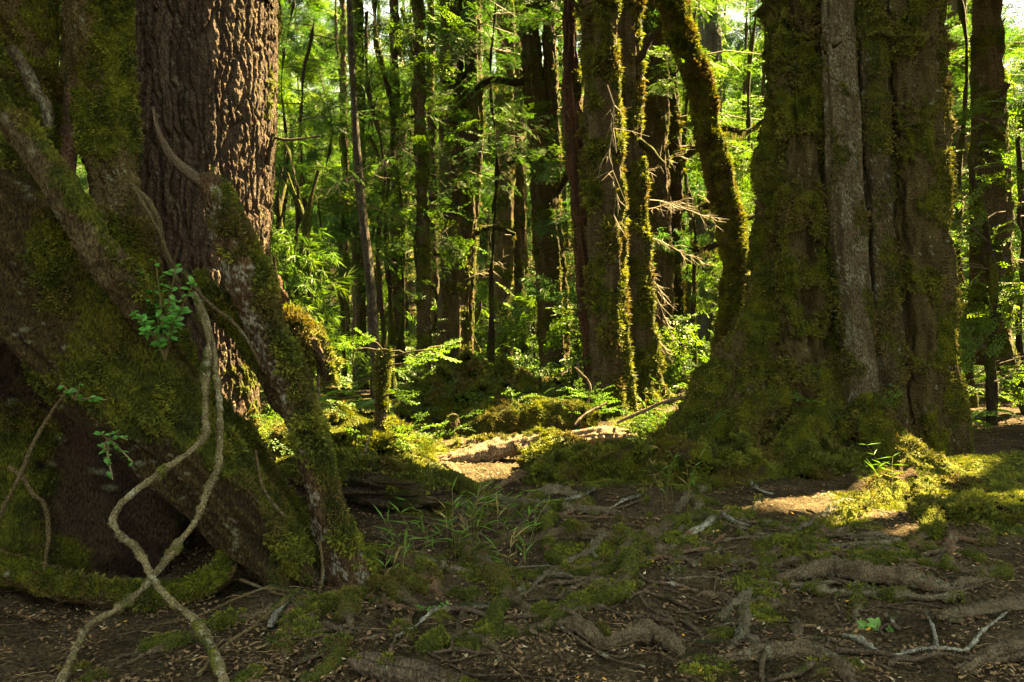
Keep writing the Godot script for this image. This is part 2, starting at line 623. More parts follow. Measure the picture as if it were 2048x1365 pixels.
func flush_tufts(parent: Node, size: float, col: Color, col2: Color, droop := 0.0):
	if tuft_pos.is_empty():
		return
	var xs := [[], [], []]
	var cs := [[], [], []]
	for i in tuft_pos.size():
		var k := rng.randi() % 3
		var nn: Vector3 = tuft_nrm[i] + rvec() * 0.35 + Vector3(0, -droop, 0)
		var p: Vector3 = tuft_pos[i]
		var lush := 1.0 + 0.7 * noise.get_noise_3d(p.x * 2.3 + 7.0, p.y * 2.3, p.z * 2.3)
		xs[k].append(Transform3D(basis_up(nn, rng.randf() * TAU, size * lush * rng.randf_range(0.5, 1.5)), p - tuft_nrm[i] * size * 0.15))
		var mc: Color = col2.lerp(col, clampf(0.5 + noise.get_noise_3d(p.x * 5.0, p.y * 5.0, p.z * 5.0) + rng.randf_range(-0.3, 0.3), 0.0, 1.0))
		var old := smoothstep(0.1, 0.45, noise.get_noise_3d(p.x * 1.7 + 31.0, p.y * 1.7, p.z * 1.7) + rng.randf_range(-0.2, 0.2))
		cs[k].append(mc.lerp(Color(0.11, 0.075, 0.024), old * 0.75))
	for k in 3:
		if xs[k].size() > 8:
			multi(parent, "moss", S.tuft[k], M.tuft, xs[k], cs[k])
	tuft_pos.clear()
	tuft_nrm.clear()

func path(list: Array, d) -> Array:     # [[px, py, half width px, (distance)] ...] -> [points, radii]
	var pts := []
	var rad := []
	for a in list:
		var dist: float = a[3] if a.size() > 3 else d
		pts.append(P(a[0], a[1], dist))
		rad.append(a[2] / F * dist)
	return [pts, rad]

func ground_path(list: Array, sink := 0.35) -> Array:
	var pts := []
	var rad := []
	for a in list:
		var g := G(a[0], a[1])
		var r: float = a[2] / F * -g.z
		pts.append(g + Vector3(0, r * (1.0 - sink * 2.0), 0))
		rad.append(r)
	return [pts, rad]

const MOSS_A := Color(0.17, 0.185, 0.018)
const MOSS_B := Color(0.06, 0.078, 0.011)

# ------------------------------------------------------------------ ground
var root_list: Array = []

func setup_lanes():
	for a in [
			[800, 960, 0.2], [760, 945, 0.2], [870, 990, 0.3], [930, 985, 0.36], [985, 970, 0.3], [1035, 968, 0.26], [960, 1000, 0.2], [1010, 1005, 0.2], [900, 965, 0.25], [1050, 985, 0.2],
			[655, 895, 0.16], [690, 920, 0.16], [740, 935, 0.18], [790, 945, 0.16], [840, 958, 0.16], [940, 1030, 0.12], [850, 1030, 0.12], [700, 905, 0.2], [640, 880, 0.2],
			[1745, 1020, 0.2], [1775, 1000, 0.22], [1800, 975, 0.2], [1840, 955, 0.18], [1880, 938, 0.15], [1950, 985, 0.18], [1990, 1000, 0.2], [2020, 1020, 0.1], [1760, 1050, 0.1], 
			[100, 1215, 0.09], [160, 1218, 0.09], [205, 1212, 0.06]]:
		lanes.append([G(a[0], a[1]) + Vector3(0, 0.05, 0), a[2] * (0.45 if a[0] > 1500 else 1.35)])
	for a in [[930, 915, 8.75, 0.35], [985, 900, 8.85, 0.35], [1035, 886, 8.95, 0.35], [1090, 878, 9.1, 0.32], [1140, 874, 9.25, 0.25], [1190, 868, 9.45, 0.25], [1245, 866, 9.65, 0.2], [1090, 905, 8.6, 0.2], [885, 930, 8.7, 0.3],
			[1262, 100, 11.8, 0.3], [1258, 250, 11.8, 0.35], [1258, 520, 11.8, 0.35], [1262, 700, 11.8, 0.35], [1285, 150, 12.3, 0.35], [1290, 300, 12.3, 0.4], [1300, 450, 12.3, 0.4], [1305, 600, 12.3, 0.4], [1310, 740, 12.3, 0.4],
			[565, 470, 10.8, 0.5], [585, 520, 10.8, 0.5], [560, 400, 10.8, 0.4], [1960, 150, 14.0, 0.9], [2010, 330, 14.0, 0.9], [1950, 480, 13.5, 0.7], [2010, 620, 13.0, 0.7], [1980, 760, 12.5, 0.6], [1500, 120, 17.0, 1.0], [1500, 300, 17.0, 1.0], [760, 720, 8.6, 0.3], [860, 700, 9.5, 0.4], [760, 830, 10.0, 0.5],
			[535, 20, 8.3, 0.2], [525, 130, 8.2, 0.3], [510, 230, 8.1, 0.32], [490, 330, 8.0, 0.28], [515, 420, 8.2, 0.2], [500, 640, 7.9, 0.3], [480, 700, 7.85, 0.3],
			[945, 120, 18.0, 0.5], [945, 280, 18.0, 0.5], [940, 440, 18.0, 0.5], [935, 600, 18.0, 0.5], [930, 720, 18.0, 0.5], [1125, 400, 17.0, 0.4], [1130, 520, 17.0, 0.5], [1130, 660, 17.0, 0.5], [1110, 150, 17.0, 0.4], [800, 620, 17.5, 0.4], [850, 700, 15.5, 0.4],
			[520, 800, 8.2, 0.2], [550, 840, 8.2, 0.2], [580, 890, 8.0, 0.15], [620, 690, 7.5, 0.16], [640, 720, 7.5, 0.12],
			[1355, 40, 14.4, 0.6], [1400, 160, 14.4, 0.6], [1430, 280, 14.4, 0.6], [1455, 380, 14.4, 0.6], [1475, 450, 14.4, 0.6], [1490, 530, 14.4, 0.6],
			[1420, 730, 9.0, 0.2], [1380, 770, 9.0, 0.2], [1330, 810, 9.2, 0.2], [1785, 300, 8.7, 0.14], [1788, 400, 8.7, 0.16], [1215, 270, 11.9, 0.12], [1300, 780, 12.4, 0.3], [1250, 700, 11.9, 0.2], [1250, 600, 11.9, 0.15], [1278, 420, 12.2, 0.3], [1275, 330, 12.2, 0.2]]:
		lanes.append([P(a[0], a[1], a[2]), a[3]])

# measured roots: [pixels x, y, half width], bark tone, mossiness, label
func root_table() -> Array:
	return [
		[[[1040, 1092, 9], [1130, 1080, 12], [1230, 1088, 12], [1290, 1086, 12], [1340, 1062, 12], [1400, 1048, 12], [1450, 1037, 9], [1500, 1031, 6]], 0, 0.15, "low mossy root stepping across the path below the mossy bank"],
		[[[1050, 1165, 5], [1140, 1147, 8], [1210, 1142, 9], [1240, 1130, 10], [1265, 1102, 12], [1292, 1086, 9]], 0, -0.1, "brown root joining the mossy step from below"],
		[[[1285, 1090, 10], [1262, 1130, 11], [1248, 1172, 10], [1200, 1190, 8], [1150, 1215, 8], [1095, 1243, 6]], 0, 0.12, "mossy root running down from the step to the soil"],
		[[[745, 1105, 11], [800, 1140, 13], [850, 1172, 13], [885, 1200, 8]], 1, -0.05, "reddish brown root leaving the foot of the arching stem"],
		[[[905, 1075, 10], [940, 1122, 14], [980, 1163, 15], [1012, 1202, 11], [1060, 1232, 10], [1112, 1245, 7]], 0, 0.2, "thick green root cushioned with moss beside the bamboo grass"],
		[[[690, 1163, 8], [750, 1178, 8], [800, 1200, 9], [850, 1217, 7]], 0, 0.05, "thin root bending out from under the mossy stem foot"],
		[[[1120, 1258, 14], [1160, 1275, 20], [1190, 1297, 17], [1215, 1302, 15], [1260, 1292, 20], [1300, 1287, 22], [1340, 1302, 17], [1368, 1314, 9]], 2, -0.35, "fat smooth brown root humping out of bare soil"],
		[[[1370, 1327, 5], [1450, 1327, 9], [1510, 1319, 12], [1570, 1312, 15], [1620, 1312, 16], [1655, 1332, 14], [1690, 1357, 13], [1715, 1382, 12]], 2, -0.4, "bare brown root turning down over the path edge"],
		[[[1540, 1166, 9], [1600, 1162, 13], [1660, 1158, 18], [1720, 1162, 20], [1790, 1172, 20], [1850, 1181, 18], [1900, 1187, 13]], 2, -0.25, "long bare root bridging a dark hollow in the path"],
		[[[1895, 1190, 11], [1920, 1180, 10], [1955, 1170, 9], [1985, 1163, 6]], 2, -0.3, "short curved root lifting at the end of the long root"],
		[[[1525, 1178, 10], [1490, 1207, 11], [1455, 1232, 8], [1428, 1253, 6]], 3, -0.15, "grey forked root spreading beside a moss patch"],
		[[[1488, 1205, 9], [1492, 1250, 11], [1488, 1280, 12], [1458, 1303, 7]], 3, -0.15, "grey downhill prong of the forked root"],
		[[[1490, 1278, 9], [1510, 1292, 8], [1525, 1308, 5]], 3, -0.2, "short grey prong at the lower end of the fork"],
		[[[1592, 1243, 7], [1596, 1272, 10], [1585, 1305, 10]], 2, -0.3, "stubby root standing up beside the bare path root"],
		[[[1830, 1228, 6], [1900, 1243, 12], [1960, 1236, 15], [2048, 1227, 17], [2120, 1222, 17]], 2, -0.3, "thick root crossing the path under the fallen lichen branch"],
		[[[1915, 1345, 12], [1990, 1327, 18], [2060, 1317, 19], [2120, 1312, 18]], 2, -0.35, "thick bare root below the fallen lichen branch"],
		[[[835, 1315, 5], [880, 1288, 8], [930, 1280, 9], [980, 1300, 8], [1008, 1328, 5]], 0, 0.0, "thin arched root over a small hollow"],
		[[[1555, 1092, 6], [1620, 1062, 9], [1690, 1018, 10], [1745, 996, 9]], 3, -0.2, "pale straight root slanting up the mossy bank"],
		[[[930, 1003, 8], [1000, 1012, 10], [1080, 1022, 11], [1180, 1017, 6]], 3, -0.15, "grey root lying flat beyond the bamboo grass"],
		[[[1060, 1040, 6], [1110, 1024, 8], [1170, 1027, 8], [1240, 1022, 5]], 3, -0.1, "grey root threading the worn path"],
		[[[1180, 1000, 6], [1110, 990, 9], [1060, 1005, 9], [1010, 1020, 6]], 3, 0.0, "curving root at the lit edge of the path"],
		[[[990, 978, 6], [1035, 962, 9], [1065, 962, 8], [1095, 970, 5]], 1, -0.2, "small arched root shining in the sun patch"],
		[[[840, 962, 8], [880, 950, 12], [905, 955, 10], [915, 965, 7]], 1, -0.3, "knuckle of root bulging in the sun patch"],
		[[[1640, 1065, 4], [1700, 1080, 7], [1770, 1083, 8], [1782, 1098, 6]], 3, -0.3, "small grey root with a hooked end below the mossy bank"],
		[[[1580, 1105, 5], [1660, 1112, 6], [1740, 1108, 7], [1800, 1112, 7], [1855, 1126, 5]], 2, -0.2, "slender root edging a mossy step"],
		[[[1905, 1130, 8], [1900, 1095, 12], [1915, 1070, 10]], 1, -0.4, "pinkish root bulging at the foot of the sunlit mound"],
		[[[1400, 1190, 8], [1440, 1200, 8], [1475, 1205, 5]], 2, -0.3, "short root half buried in the bare soil"],
		[[[1340, 1150, 5], [1400, 1130, 6], [1440, 1100, 6]], 3, -0.1, "faint root rising through the bare soil"],
		[[[1420, 980, 8], [1380, 1000, 9], [1350, 1020, 6]], 3, 0.0, "root slipping from under the mossy bank"],
		[[[1630, 1090, 8], [1560, 1110, 11], [1520, 1140, 8]], 0, 0.3, "moss covered root end below the pale straight root"],
		[[[560, 1260, 6], [640, 1225, 11], [700, 1205, 9], [740, 1185, 6]], 0, 0.2, "mossy root trailing through dark litter"],
		[[[1880, 1060, 8], [1840, 1085, 7], [1800, 1105, 5]], 0, 0.1, "greenish root leading off the sunlit mound"],
		[[[625, 862, 10], [680, 900, 14], [740, 926, 15], [800, 943, 15], [860, 962, 15], [920, 985, 12], [975, 1001, 8]], 0, 0.45, "sunlit mossy root stretching behind the split log"],
	]

func build_ground():
	splat.resize(SX * SZ)
	mossmap.resize(SX * SZ)
	# moss patches on the ground: pixel x, y, radius in metres, amount
	for a in [[1740, 1010, 0.35, 1.0], [1820, 960, 0.4, 1.0], [1650, 1060, 0.3, 0.95], [1600, 1090, 0.25, 0.9], [1980, 1000, 0.45, 1.0], [2020, 1060, 0.4, 0.8], [1540, 1100, 0.2, 0.7], [1500, 1180, 0.16, 0.9], [1510, 1230, 0.14, 0.9],
			[1130, 1105, 0.16, 0.8], [1200, 1112, 0.18, 0.9], [1340, 1078, 0.18, 0.95], [1400, 1055, 0.14, 0.9], [1170, 1130, 0.16, 0.7], [960, 1150, 0.2, 0.9], [730, 1120, 0.25, 0.8], [600, 1265, 0.15, 0.8], [880, 1020, 0.3, 0.8], [760, 930, 0.5, 1.0], [660, 890, 0.5, 1.0], [840, 965, 0.35, 1.0],
			[560, 850, 0.8, 1.0], [520, 800, 0.8, 1.0], [1180, 960, 0.6, 0.7], [1320, 940, 0.8, 0.9], [1450, 940, 0.6, 0.8], [1560, 900, 0.8, 0.8], [1700, 930, 0.5, 0.9], [1350, 790, 1.0, 1.0], [1280, 850, 0.5, 0.8], [1240, 1130, 0.15, 0.9], [1230, 1180, 0.12, 0.9], [950, 870, 0.8, 0.6], [700, 860, 1.2, 0.9], [780, 840, 1.0, 0.9], [1960, 930, 0.8, 0.7], [2040, 920, 0.6, 0.7], [1660, 1335, 0.12, 0.6], [1400, 1340, 0.14, 0.6], [930, 1290, 0.1, 0.8], [1740, 1110, 0.3, 0.6], [1600, 1310, 0.1, 0.4], [870, 1240, 0.1, 0.5]]:
		stamp(G(a[0], a[1]), a[2], 0.03, a[3])
	for r in root_table():
		var pr := ground_path(r[0])
		root_list.append(pr)
		for k in pr[0].size() - 1:
			var a: Vector3 = pr[0][k]
			var b: Vector3 = pr[0][k + 1]
			var m := maxi(2, int(a.distance_to(b) / 0.06))
			for i in m:
				var t := i / float(m)
				var rr: float = lerpf(pr[1][k], pr[1][k + 1], t)
				stamp(a.lerp(b, t) + Vector3(0, 0, -rr * 1.5), rr * 3.0, rr * 1.1, clampf(r[2] + 0.12, 0.0, 0.6))
				stamp(a.lerp(b, t) + Vector3(0, 0, rr * 2.6), rr * 2.0, -rr * 1.3, 0.0)
	# sheet
	var xs := PackedFloat32Array()
	var zs := PackedFloat32Array()
	var x := 0.0
	while x < 150.0:
		xs.append(x)
		x += 0.035 if x < 3.4 else (0.06 if x < 6.0 else maxf(0.08, (x - 5.0) * 0.14))
	var full := PackedFloat32Array()
	for i in range(xs.size() - 1, 0, -1):
		full.append(-xs[i])
	full.append_array(xs)
	var z := 30.0
	while z > -420.0:
		zs.append(z)
		var d := -z
		z -= 2.0 if d < -2.0 else (0.3 if d < 2.4 else (0.03 if d < 6.0 else (0.04 if d < 9.5 else (0.08 if d < 14.0 else maxf(0.15, (d - 12.0) * 0.06)))))
	var w := full.size()
	var h := zs.size()
	var V := PackedVector3Array()
	var N := PackedVector3Array()
	var K := PackedColorArray()
	V.resize(w * h)
	N.resize(w * h)
	K.resize(w * h)
	for j in h:
		for i in w:
			var k := j * w + i
			var gx := full[i]
			var gz := zs[j]
			var y := hs(gx, gz)
			var far := -gz > 16.0 or absf(gx) > 9.0
			var mo := mossy(gx, gz)
			if not far:
				y += 0.012 * noise.get_noise_2d(gx * 9.0, gz * 9.0) + 0.006 * noise.get_noise_2d(gx * 25.0, gz * 25.0) + 0.03 * mo
			V[k] = Vector3(gx, y, gz)
			var soil := Color(0.042, 0.032, 0.018).lerp(Color(0.09, 0.068, 0.04), clampf(0.5 + 0.9 * fbm.get_noise_2d(gx * 1.6, gz * 1.6) + 0.4 * noise.get_noise_2d(gx * 7.0, gz * 7.0), 0.0, 1.0))
			var mm := smoothstep(0.30, 0.46, mo + 0.3 * fbm.get_noise_2d(gx * 6.0, gz * 6.0))
			K[k] = soil.lerp(MOSS_B.lerp(MOSS_A, clampf(0.5 + 0.8 * noise.get_noise_2d(gx * 5.0, gz * 5.0), 0.0, 1.0)), mm * 0.75)
	for j in h:
		for i in w:
			var du := V[j * w + mini(i + 1, w - 1)] - V[j * w + maxi(i - 1, 0)]
			var dv := V[mini(j + 1, h - 1) * w + i] - V[maxi(j - 1, 0) * w + i]
			N[j * w + i] = du.cross(dv).normalized()
	var I := PackedInt32Array()
	I.resize((w - 1) * (h - 1) * 6)
	var q := 0
	for j in h - 1:
		for i in w - 1:
			var a := j * w + i
			I[q] = a; I[q + 1] = a + w; I[q + 2] = a + 1
			I[q + 3] = a + 1; I[q + 4] = a + w; I[q + 5] = a + w + 1
			q += 6
	var arr := []
	arr.resize(Mesh.ARRAY_MAX)
	arr[Mesh.ARRAY_VERTEX] = V
	arr[Mesh.ARRAY_NORMAL] = N
	arr[Mesh.ARRAY_COLOR] = K
	arr[Mesh.ARRAY_INDEX] = I
	var m := ArrayMesh.new()
	m.add_surface_from_arrays(Mesh.PRIMITIVE_TRIANGLES, arr)
	if N[h / 2 * w + w / 2].y < 0.0:
		for k in N.size():
			N[k] = -N[k]
		arr[Mesh.ARRAY_NORMAL] = N
		m = ArrayMesh.new()
		m.add_surface_from_arrays(Mesh.PRIMITIVE_TRIANGLES, arr)
	var o := part(self, "ground", m, M.soil)
	o.set_meta("kind", "structure")
	o.set_meta("label", "dark forest soil of the worn path with mossy banks")
	o.set_meta("category", "ground")

# ------------------------------------------------------------------ the furrowed giant on the left
func build_left_giant():
	rng.seed = 31
	var pr := path([[345, 905, 175], [358, 830, 160], [370, 740, 142], [380, 600, 136], [390, 400, 143], [395, 200, 148], [398, 0, 151], [400, -150, 150]], 8.6)
	var pts: Array = pr[0]
	var rad: Array = pr[1]
	pts.append(pts[-1] + Vector3(0.15, 8.0, 0.0)); rad.append(0.66)
	pts.append(pts[-1] + Vector3(0.1, 9.0, 0.1)); rad.append(0.3)
	var base: Vector3 = pts[0]
	var t := thing("conifer_tree", "huge straight conifer trunk with deeply furrowed reddish brown bark", "tree", base)
	var m := sweep(pts, rad, {"at": base, "sides": 420, "step": 0.02, "coarse": 5.6, "style": "furrow", "amp": 0.044, "freq": 12.5, "bark": Color(0.152, 0.108, 0.075), "bark2": Color(0.075, 0.052, 0.036), "moss": -0.52, "up": 0.34, "mossdir": Vector3(0.75, 0, -0.5), "moss_freq": 1.3, "lichen": 0.55, "lichcol": Color(0.2, 0.18, 0.12), "flute": 0.05, "density": 500.0, "mosscol": MOSS_A * 0.8, "mosscol2": MOSS_B})
	part(t, "trunk", m, M.bark)
	flush_tufts(t, 0.02, MOSS_A, MOSS_B, 0.2)
	# dead snag side branch on the right edge
	var b := path([[536, 330, 9], [543, 290, 7], [548, 268, 3]], 8.5)
	part(t, "branch_stub", sweep(shifted(b[0], base), b[1], {"sides": 8, "style": "wood", "step": 0.05}), M.bark)
	var b2 := path([[545, 275, 3], [580, 280, 3], [640, 272, 2]], 8.5)
	part(t, "dead_branch", sweep(shifted(b2[0], base), b2[1], {"sides": 6, "style": "root", "amp": 0.02, "step": 0.08, "moss": -1.0, "bark": Color(0.2, 0.16, 0.11)}), M.root)
	giants.append([t, base, Vector3(-3.0, 15.0, -9.0), Vector3(5.5, 4.0, 5.5), 1500])

var giants: Array = []

# ------------------------------------------------------------------ the leaning mossy tree with lianas
func build_leaning_tree():
	rng.seed = 41
	var base := G(600, 1190)
	var t := thing("leaning_tree", "massive mossy leaning tree with several stems and a hollow under its slanting trunk", "tree", base)
	var brown := {"bark": Color(0.115, 0.082, 0.034), "bark2": Color(0.055, 0.04, 0.018)}
	var add := func(called: String, list: Array, d: float, extra: Dictionary):
		var pr := path(list, d)
		var o := {"sides": 64, "step": 0.025, "style": "moss", "amp": 0.045, "moss": 0.02, "up": 0.35, "density": 2200.0, "flute": 0.22, "mosscol": MOSS_A * 0.75, "mosscol2": MOSS_B * 0.8, "lichen": 0.6}
		o.merge(brown, true)
		o.merge(extra, true)
		part(t, called, sweep(shifted(pr[0], base), pr[1], o), M.bark if o.style != "moss" else M.moss)
	add.call("trunk", [[-220, 180, 150, 4.9], [-60, 380, 150, 4.85], [60, 520, 140, 4.8], [150, 650, 118, 4.8], [265, 775, 108, 4.85], [375, 890, 98, 4.9], [475, 1005, 84, 4.95], [565, 1105, 72, 5.0], [630, 1195, 58, 5.05], [680, 1260, 40, 5.1]], 4.9, {"sides": 120, "step": 0.02, "style": "wood", "freq": 7.0, "amp": 0.04, "moss": -0.06, "up": 0.42, "moss_freq": 1.6, "mossdir": Vector3(0.6, 0.75, 0.1), "flute": 0.3, "bark": Color(0.10, 0.072, 0.028), "bark2": Color(0.045, 0.034, 0.015)})
	add.call("stem", [[200, -160, 54, 5.2], [192, 0, 52, 5.2], [198, 120, 52, 5.2], [214, 250, 48, 5.2], [228, 370, 46, 5.15], [248, 470, 50, 5.1], [280, 590, 50, 5.15], [330, 720, 46, 5.4], [400, 850, 44, 5.6], [480, 980, 42, 5.7], [560, 1120, 40, 5.7]], 5.2, {"sides": 90, "moss": -0.08, "up": 0.3, "moss_freq": 1.8, "mossdir": Vector3(0.6, 0.5, 0.1), "bark": Color(0.14, 0.105, 0.048), "bark2": Color(0.07, 0.054, 0.024)})
	add.call("stem", [[60, -160, 46, 5.4], [50, 0, 48, 5.4], [60, 120, 44, 5.3], [50, 260, 48, 5.2], [20, 380, 60, 5.1], [-20, 500, 80, 5.0]], 5.2, {"sides": 60, "moss": 0.2})
	add.call("stem", [[-40, -160, 50, 5.6], [-20, 60, 55, 5.6], [-40, 260, 60, 5.5], [-80, 420, 80, 5.4]], 5.5, {"sides": 40, "moss": 0.2})
	add.call("limb", [[20, 245, 24, 4.5], [75, 315, 26, 4.35], [125, 390, 27, 4.28], [168, 460, 31, 4.28], [215, 530, 36, 4.32], [265, 590, 36, 4.45], [330, 680, 30, 4.7]], 4.5, {"sides": 48, "style": "root", "amp": 0.03, "moss": -0.26, "up": 0.62, "mossdir": Vector3(0.75, 0.65, 0.0), "bark": Color(0.17, 0.13, 0.065), "bark2": Color(0.085, 0.058, 0.028), "flute": 0.2})
	add.call("limb", [[22, 100, 12, 4.9], [55, 150, 12, 4.85], [70, 185, 11, 4.8], [92, 215, 11, 4.78], [95, 270, 8, 4.75]], 4.8, {"sides": 20, "style": "root", "amp": 0.02, "moss": -0.3, "bark": Color(0.17, 0.14, 0.09), "lichen": 0.3})
	add.call("root", [[380, 570, 22, 5.0], [430, 612, 23, 4.95], [480, 660, 22, 4.9], [515, 715, 21, 4.9], [548, 780, 20, 4.95], [580, 840, 18, 5.0]], 5.0, {"sides": 40, "moss": 0.05, "up": 0.5})
	# the dark flared foot behind the slanting trunk
	add.call("trunk_foot", [[-120, 480, 190, 5.9], [-40, 640, 215, 5.95], [50, 780, 225, 6.0], [120, 900, 240, 6.0], [160, 1040, 260, 6.0], [180, 1180, 270, 6.0]], 6.0, {"sides": 150, "step": 0.028, "style": "furrow", "amp": 0.05, "freq": 7.0, "moss": -0.14, "up": 0.45, "mossdir": Vector3(-0.85, 0.5, 0.1), "moss_freq": 0.9, "bark": Color(0.075, 0.048, 0.03), "bark2": Color(0.035, 0.022, 0.014), "density": 900.0, "flute": 0.35})
	add.call("root", [[-60, 1128, 26, 4.8], [40, 1150, 25, 4.75], [130, 1175, 24, 4.7], [220, 1192, 25, 4.68], [310, 1195, 26, 4.7], [390, 1178, 27, 4.75], [440, 1150, 26, 4.8], [470, 1105, 20, 4.9], [480, 1070, 14, 4.95]], 4.7, {"sides": 44, "moss": 0.1, "up": 0.45, "amp": 0.02})
	flush_tufts(t, 0.023, MOSS_A * 0.9, MOSS_B * 0.8, 0.35)
	# slim broken stem seen between the stems
	var pr2 := path([[128, 345, 18], [140, 250, 17], [132, 180, 10], [128, 60, 8], [132, -60, 8]], 7.4)
	var t2 := thing("slim_tree", "slim broken stem with pinkish bark between two mossy stems", "tree", pr2[0][0] - Vector3(0, 1.6, 0))
	var pts2: Array = [pr2[0][0] - Vector3(0, 1.6, 0.0)] + pr2[0]
	part(t2, "trunk", sweep(shifted(pts2, t2.position), [0.1] + pr2[1], {"sides": 24, "style": "moss", "amp": 0.015, "moss": -0.25, "bark": Color(0.22, 0.13, 0.1), "bark2": Color(0.1, 0.06, 0.04)}), M.bark)
	# the arching stem
	var foot := G(700, 1195)
	var a := thing("arching_stem", "curved mossy stem with pale lichen streaks arching down to a mossy foot", "tree stem", foot)
	var pa := path([[405, 352, 14, 4.75], [432, 400, 28, 4.75], [458, 470, 35, 4.75], [488, 545, 38, 4.75], [520, 630, 35, 4.78], [558, 720, 35, 4.8], [592, 800, 33, 4.82], [620, 880, 31, 4.85], [640, 960, 31, 4.9], [660, 1040, 35, 4.93], [685, 1110, 46, 4.95], [700, 1170, 56, 4.98], [705, 1215, 62, 5.0]], 4.9)
	part(a, "stem", sweep(shifted(pa[0], foot), pa[1], {"sides": 72, "step": 0.018, "style": "moss", "amp": 0.028, "moss": -0.12, "up": 0.42, "mossdir": Vector3(0.85, 0.45, -0.1), "lichen": 0.22, "lichcol": Color(0.36, 0.35, 0.27), "bark": Color(0.15, 0.095, 0.05), "bark2": Color(0.08, 0.05, 0.025), "density": 2600.0, "flute": 0.2}), M.bark)
	var pb := path([[305, 215, 3, 4.9], [318, 270, 5, 4.88], [345, 315, 8, 4.85], [375, 345, 10, 4.8], [410, 368, 12, 4.75]], 4.8)
	part(a, "dead_spike", sweep(shifted(pb[0], foot), pb[1], {"sides": 16, "style": "wood", "amp": 0.008, "freq": 30.0, "moss": -1.0, "bark": Color(0.2, 0.15, 0.1), "bark2": Color(0.12, 0.08, 0.05), "step": 0.02}), M.root)
	flush_tufts(a, 0.03, MOSS_A * 1.1, MOSS_B, 0.25)
	# lianas
	var vines := [
		["stout pale liana looping out and swinging back across the other", [[385, 590, 3.5, 4.72], [405, 640, 4.1, 4.6], [418, 690, 5.0, 4.45], [412, 760, 6.8, 4.4], [410, 830, 5.9, 4.35], [412, 868, 7.5, 4.3], [385, 900, 5.9, 4.25], [330, 940, 6.4, 4.2], [285, 972, 6.4, 4.15], [245, 1005, 6.4, 4.1], [226, 1040, 7.3, 4.05], [240, 1072, 6.4, 4.0], [270, 1095, 7.0, 3.95], [292, 1130, 8.9, 3.9], [310, 1165, 7.0, 3.85], [345, 1205, 7.0, 3.78], [395, 1245, 7.6, 3.7], [425, 1295, 7.6, 3.6], [443, 1345, 8.8, 3.5], [452, 1400, 10.4, 3.42]]],
		["straighter pale liana hanging down and slanting across the other", [[392, 585, 4.4, 4.74], [412, 640, 5.9, 4.62], [425, 690, 4.7, 4.5], [434, 760, 6.3, 4.45], [440, 840, 5.9, 4.4], [439, 900, 7.0, 4.35], [436, 935, 7.3, 4.32], [415, 985, 5.9, 4.25], [395, 1035, 5.9, 4.2], [360, 1085, 6.4, 4.12], [325, 1130, 6.4, 4.03], [290, 1172, 6.4, 3.97], [240, 1215, 6.4, 3.88], [180, 1250, 7.0, 3.78], [155, 1290, 7.0, 3.68], [138, 1330, 8.2, 3.58], [112, 1385, 9.6, 3.48]]],
	]
	for v in vines:
		var pv := path(v[1], 4.0)
		var vt := thing("liana", v[0], "vine", pv[0][-1])
		part(vt, "vine_stem", sweep(shifted(pv[0], vt.position), pv[1], {"sides": 14, "step": 0.014, "style": "root", "amp": 0.035, "moss": -0.28, "up": 0.3, "moss_freq": 5.0, "mossdir": Vector3(-0.6, -0.4, 0), "bark": Color(0.3, 0.25, 0.13), "bark2": Color(0.14, 0.12, 0.055), "lichen": 0.42, "lichcol": Color(0.36, 0.36, 0.24), "flute": 0.1, "mosscol": MOSS_A * 0.8, "mosscol2": MOSS_B}), M.root)
	# thin hanging stems
	var thin := [
		["thin brown stem slanting down in front of the mossy trunk foot", [[-30, 1080, 4, 4.3], [30, 970, 4, 4.35], [75, 870, 4, 4.4], [120, 800, 3, 4.45], [150, 770, 2, 4.5]]],
		["dangling rootlet hanging over the mossy horizontal root", [[20, 935, 5, 4.6], [48, 960, 5, 4.55], [62, 985, 4, 4.55], [88, 1010, 4, 4.55], [96, 1070, 4, 4.55], [88, 1140, 3, 4.55]]],
		["fine pale stem draped beside the furrowed trunk", [[265, 375, 3, 4.9], [290, 415, 4, 4.85], [320, 470, 4, 4.8], [340, 520, 4, 4.8], [380, 560, 4, 4.75], [410, 600, 4, 4.7], [470, 650, 4, 4.65], [500, 690, 3, 4.65], [520, 730, 3, 4.7]]],
		["second pale stem beside the furrowed trunk, lichen spotted", [[262, 368, 4, 5.0], [300, 410, 6, 4.98], [318, 450, 6, 4.95], [325, 490, 6, 4.95], [345, 545, 6, 4.95], [390, 640, 7, 4.95], [415, 680, 6, 4.9]]],
		["thin yellowish rootlet hanging at the foot of the arching stem", [[640, 1080, 3, 4.8], [645, 1140, 3, 4.75], [640, 1180, 3, 4.7], [628, 1210, 3, 4.68], [560, 1190, 3, 4.65], [480, 1160, 3, 4.65]]],
		["wiry dark rootlet on the slanting mossy trunk", [[512, 900, 2.5, 4.6], [520, 960, 2.5, 4.6], [540, 1000, 2.5, 4.62], [570, 1035, 2, 4.65]]],
		["long thin runner lying along the dark litter", [[300, 1255, 2.5, 3.95], [400, 1230, 2.5, 4.0], [480, 1195, 2.5, 4.1], [540, 1178, 2.5, 4.2], [620, 1195, 2, 4.2]]],
		["slanting bare twig leaning across the dark litter", [[360, 1400, 4, 3.5], [440, 1300, 4, 3.6], [510, 1250, 3.5, 3.75], [560, 1210, 3, 3.9], [600, 1180, 2, 4.0]]],
	]
	for v in thin:
		var pv := path(v[1], 4.0)
		var vt := thing("hanging_stem", v[0], "stem", pv[0][0])
		part(vt, "stem", sweep(shifted(pv[0], vt.position), pv[1], {"sides": 8, "step": 0.03, "style": "root", "amp": 0.03, "moss": -0.5, "bark": Color(0.2, 0.15, 0.07), "bark2": Color(0.12, 0.09, 0.04), "lichen": 0.5}), M.root)

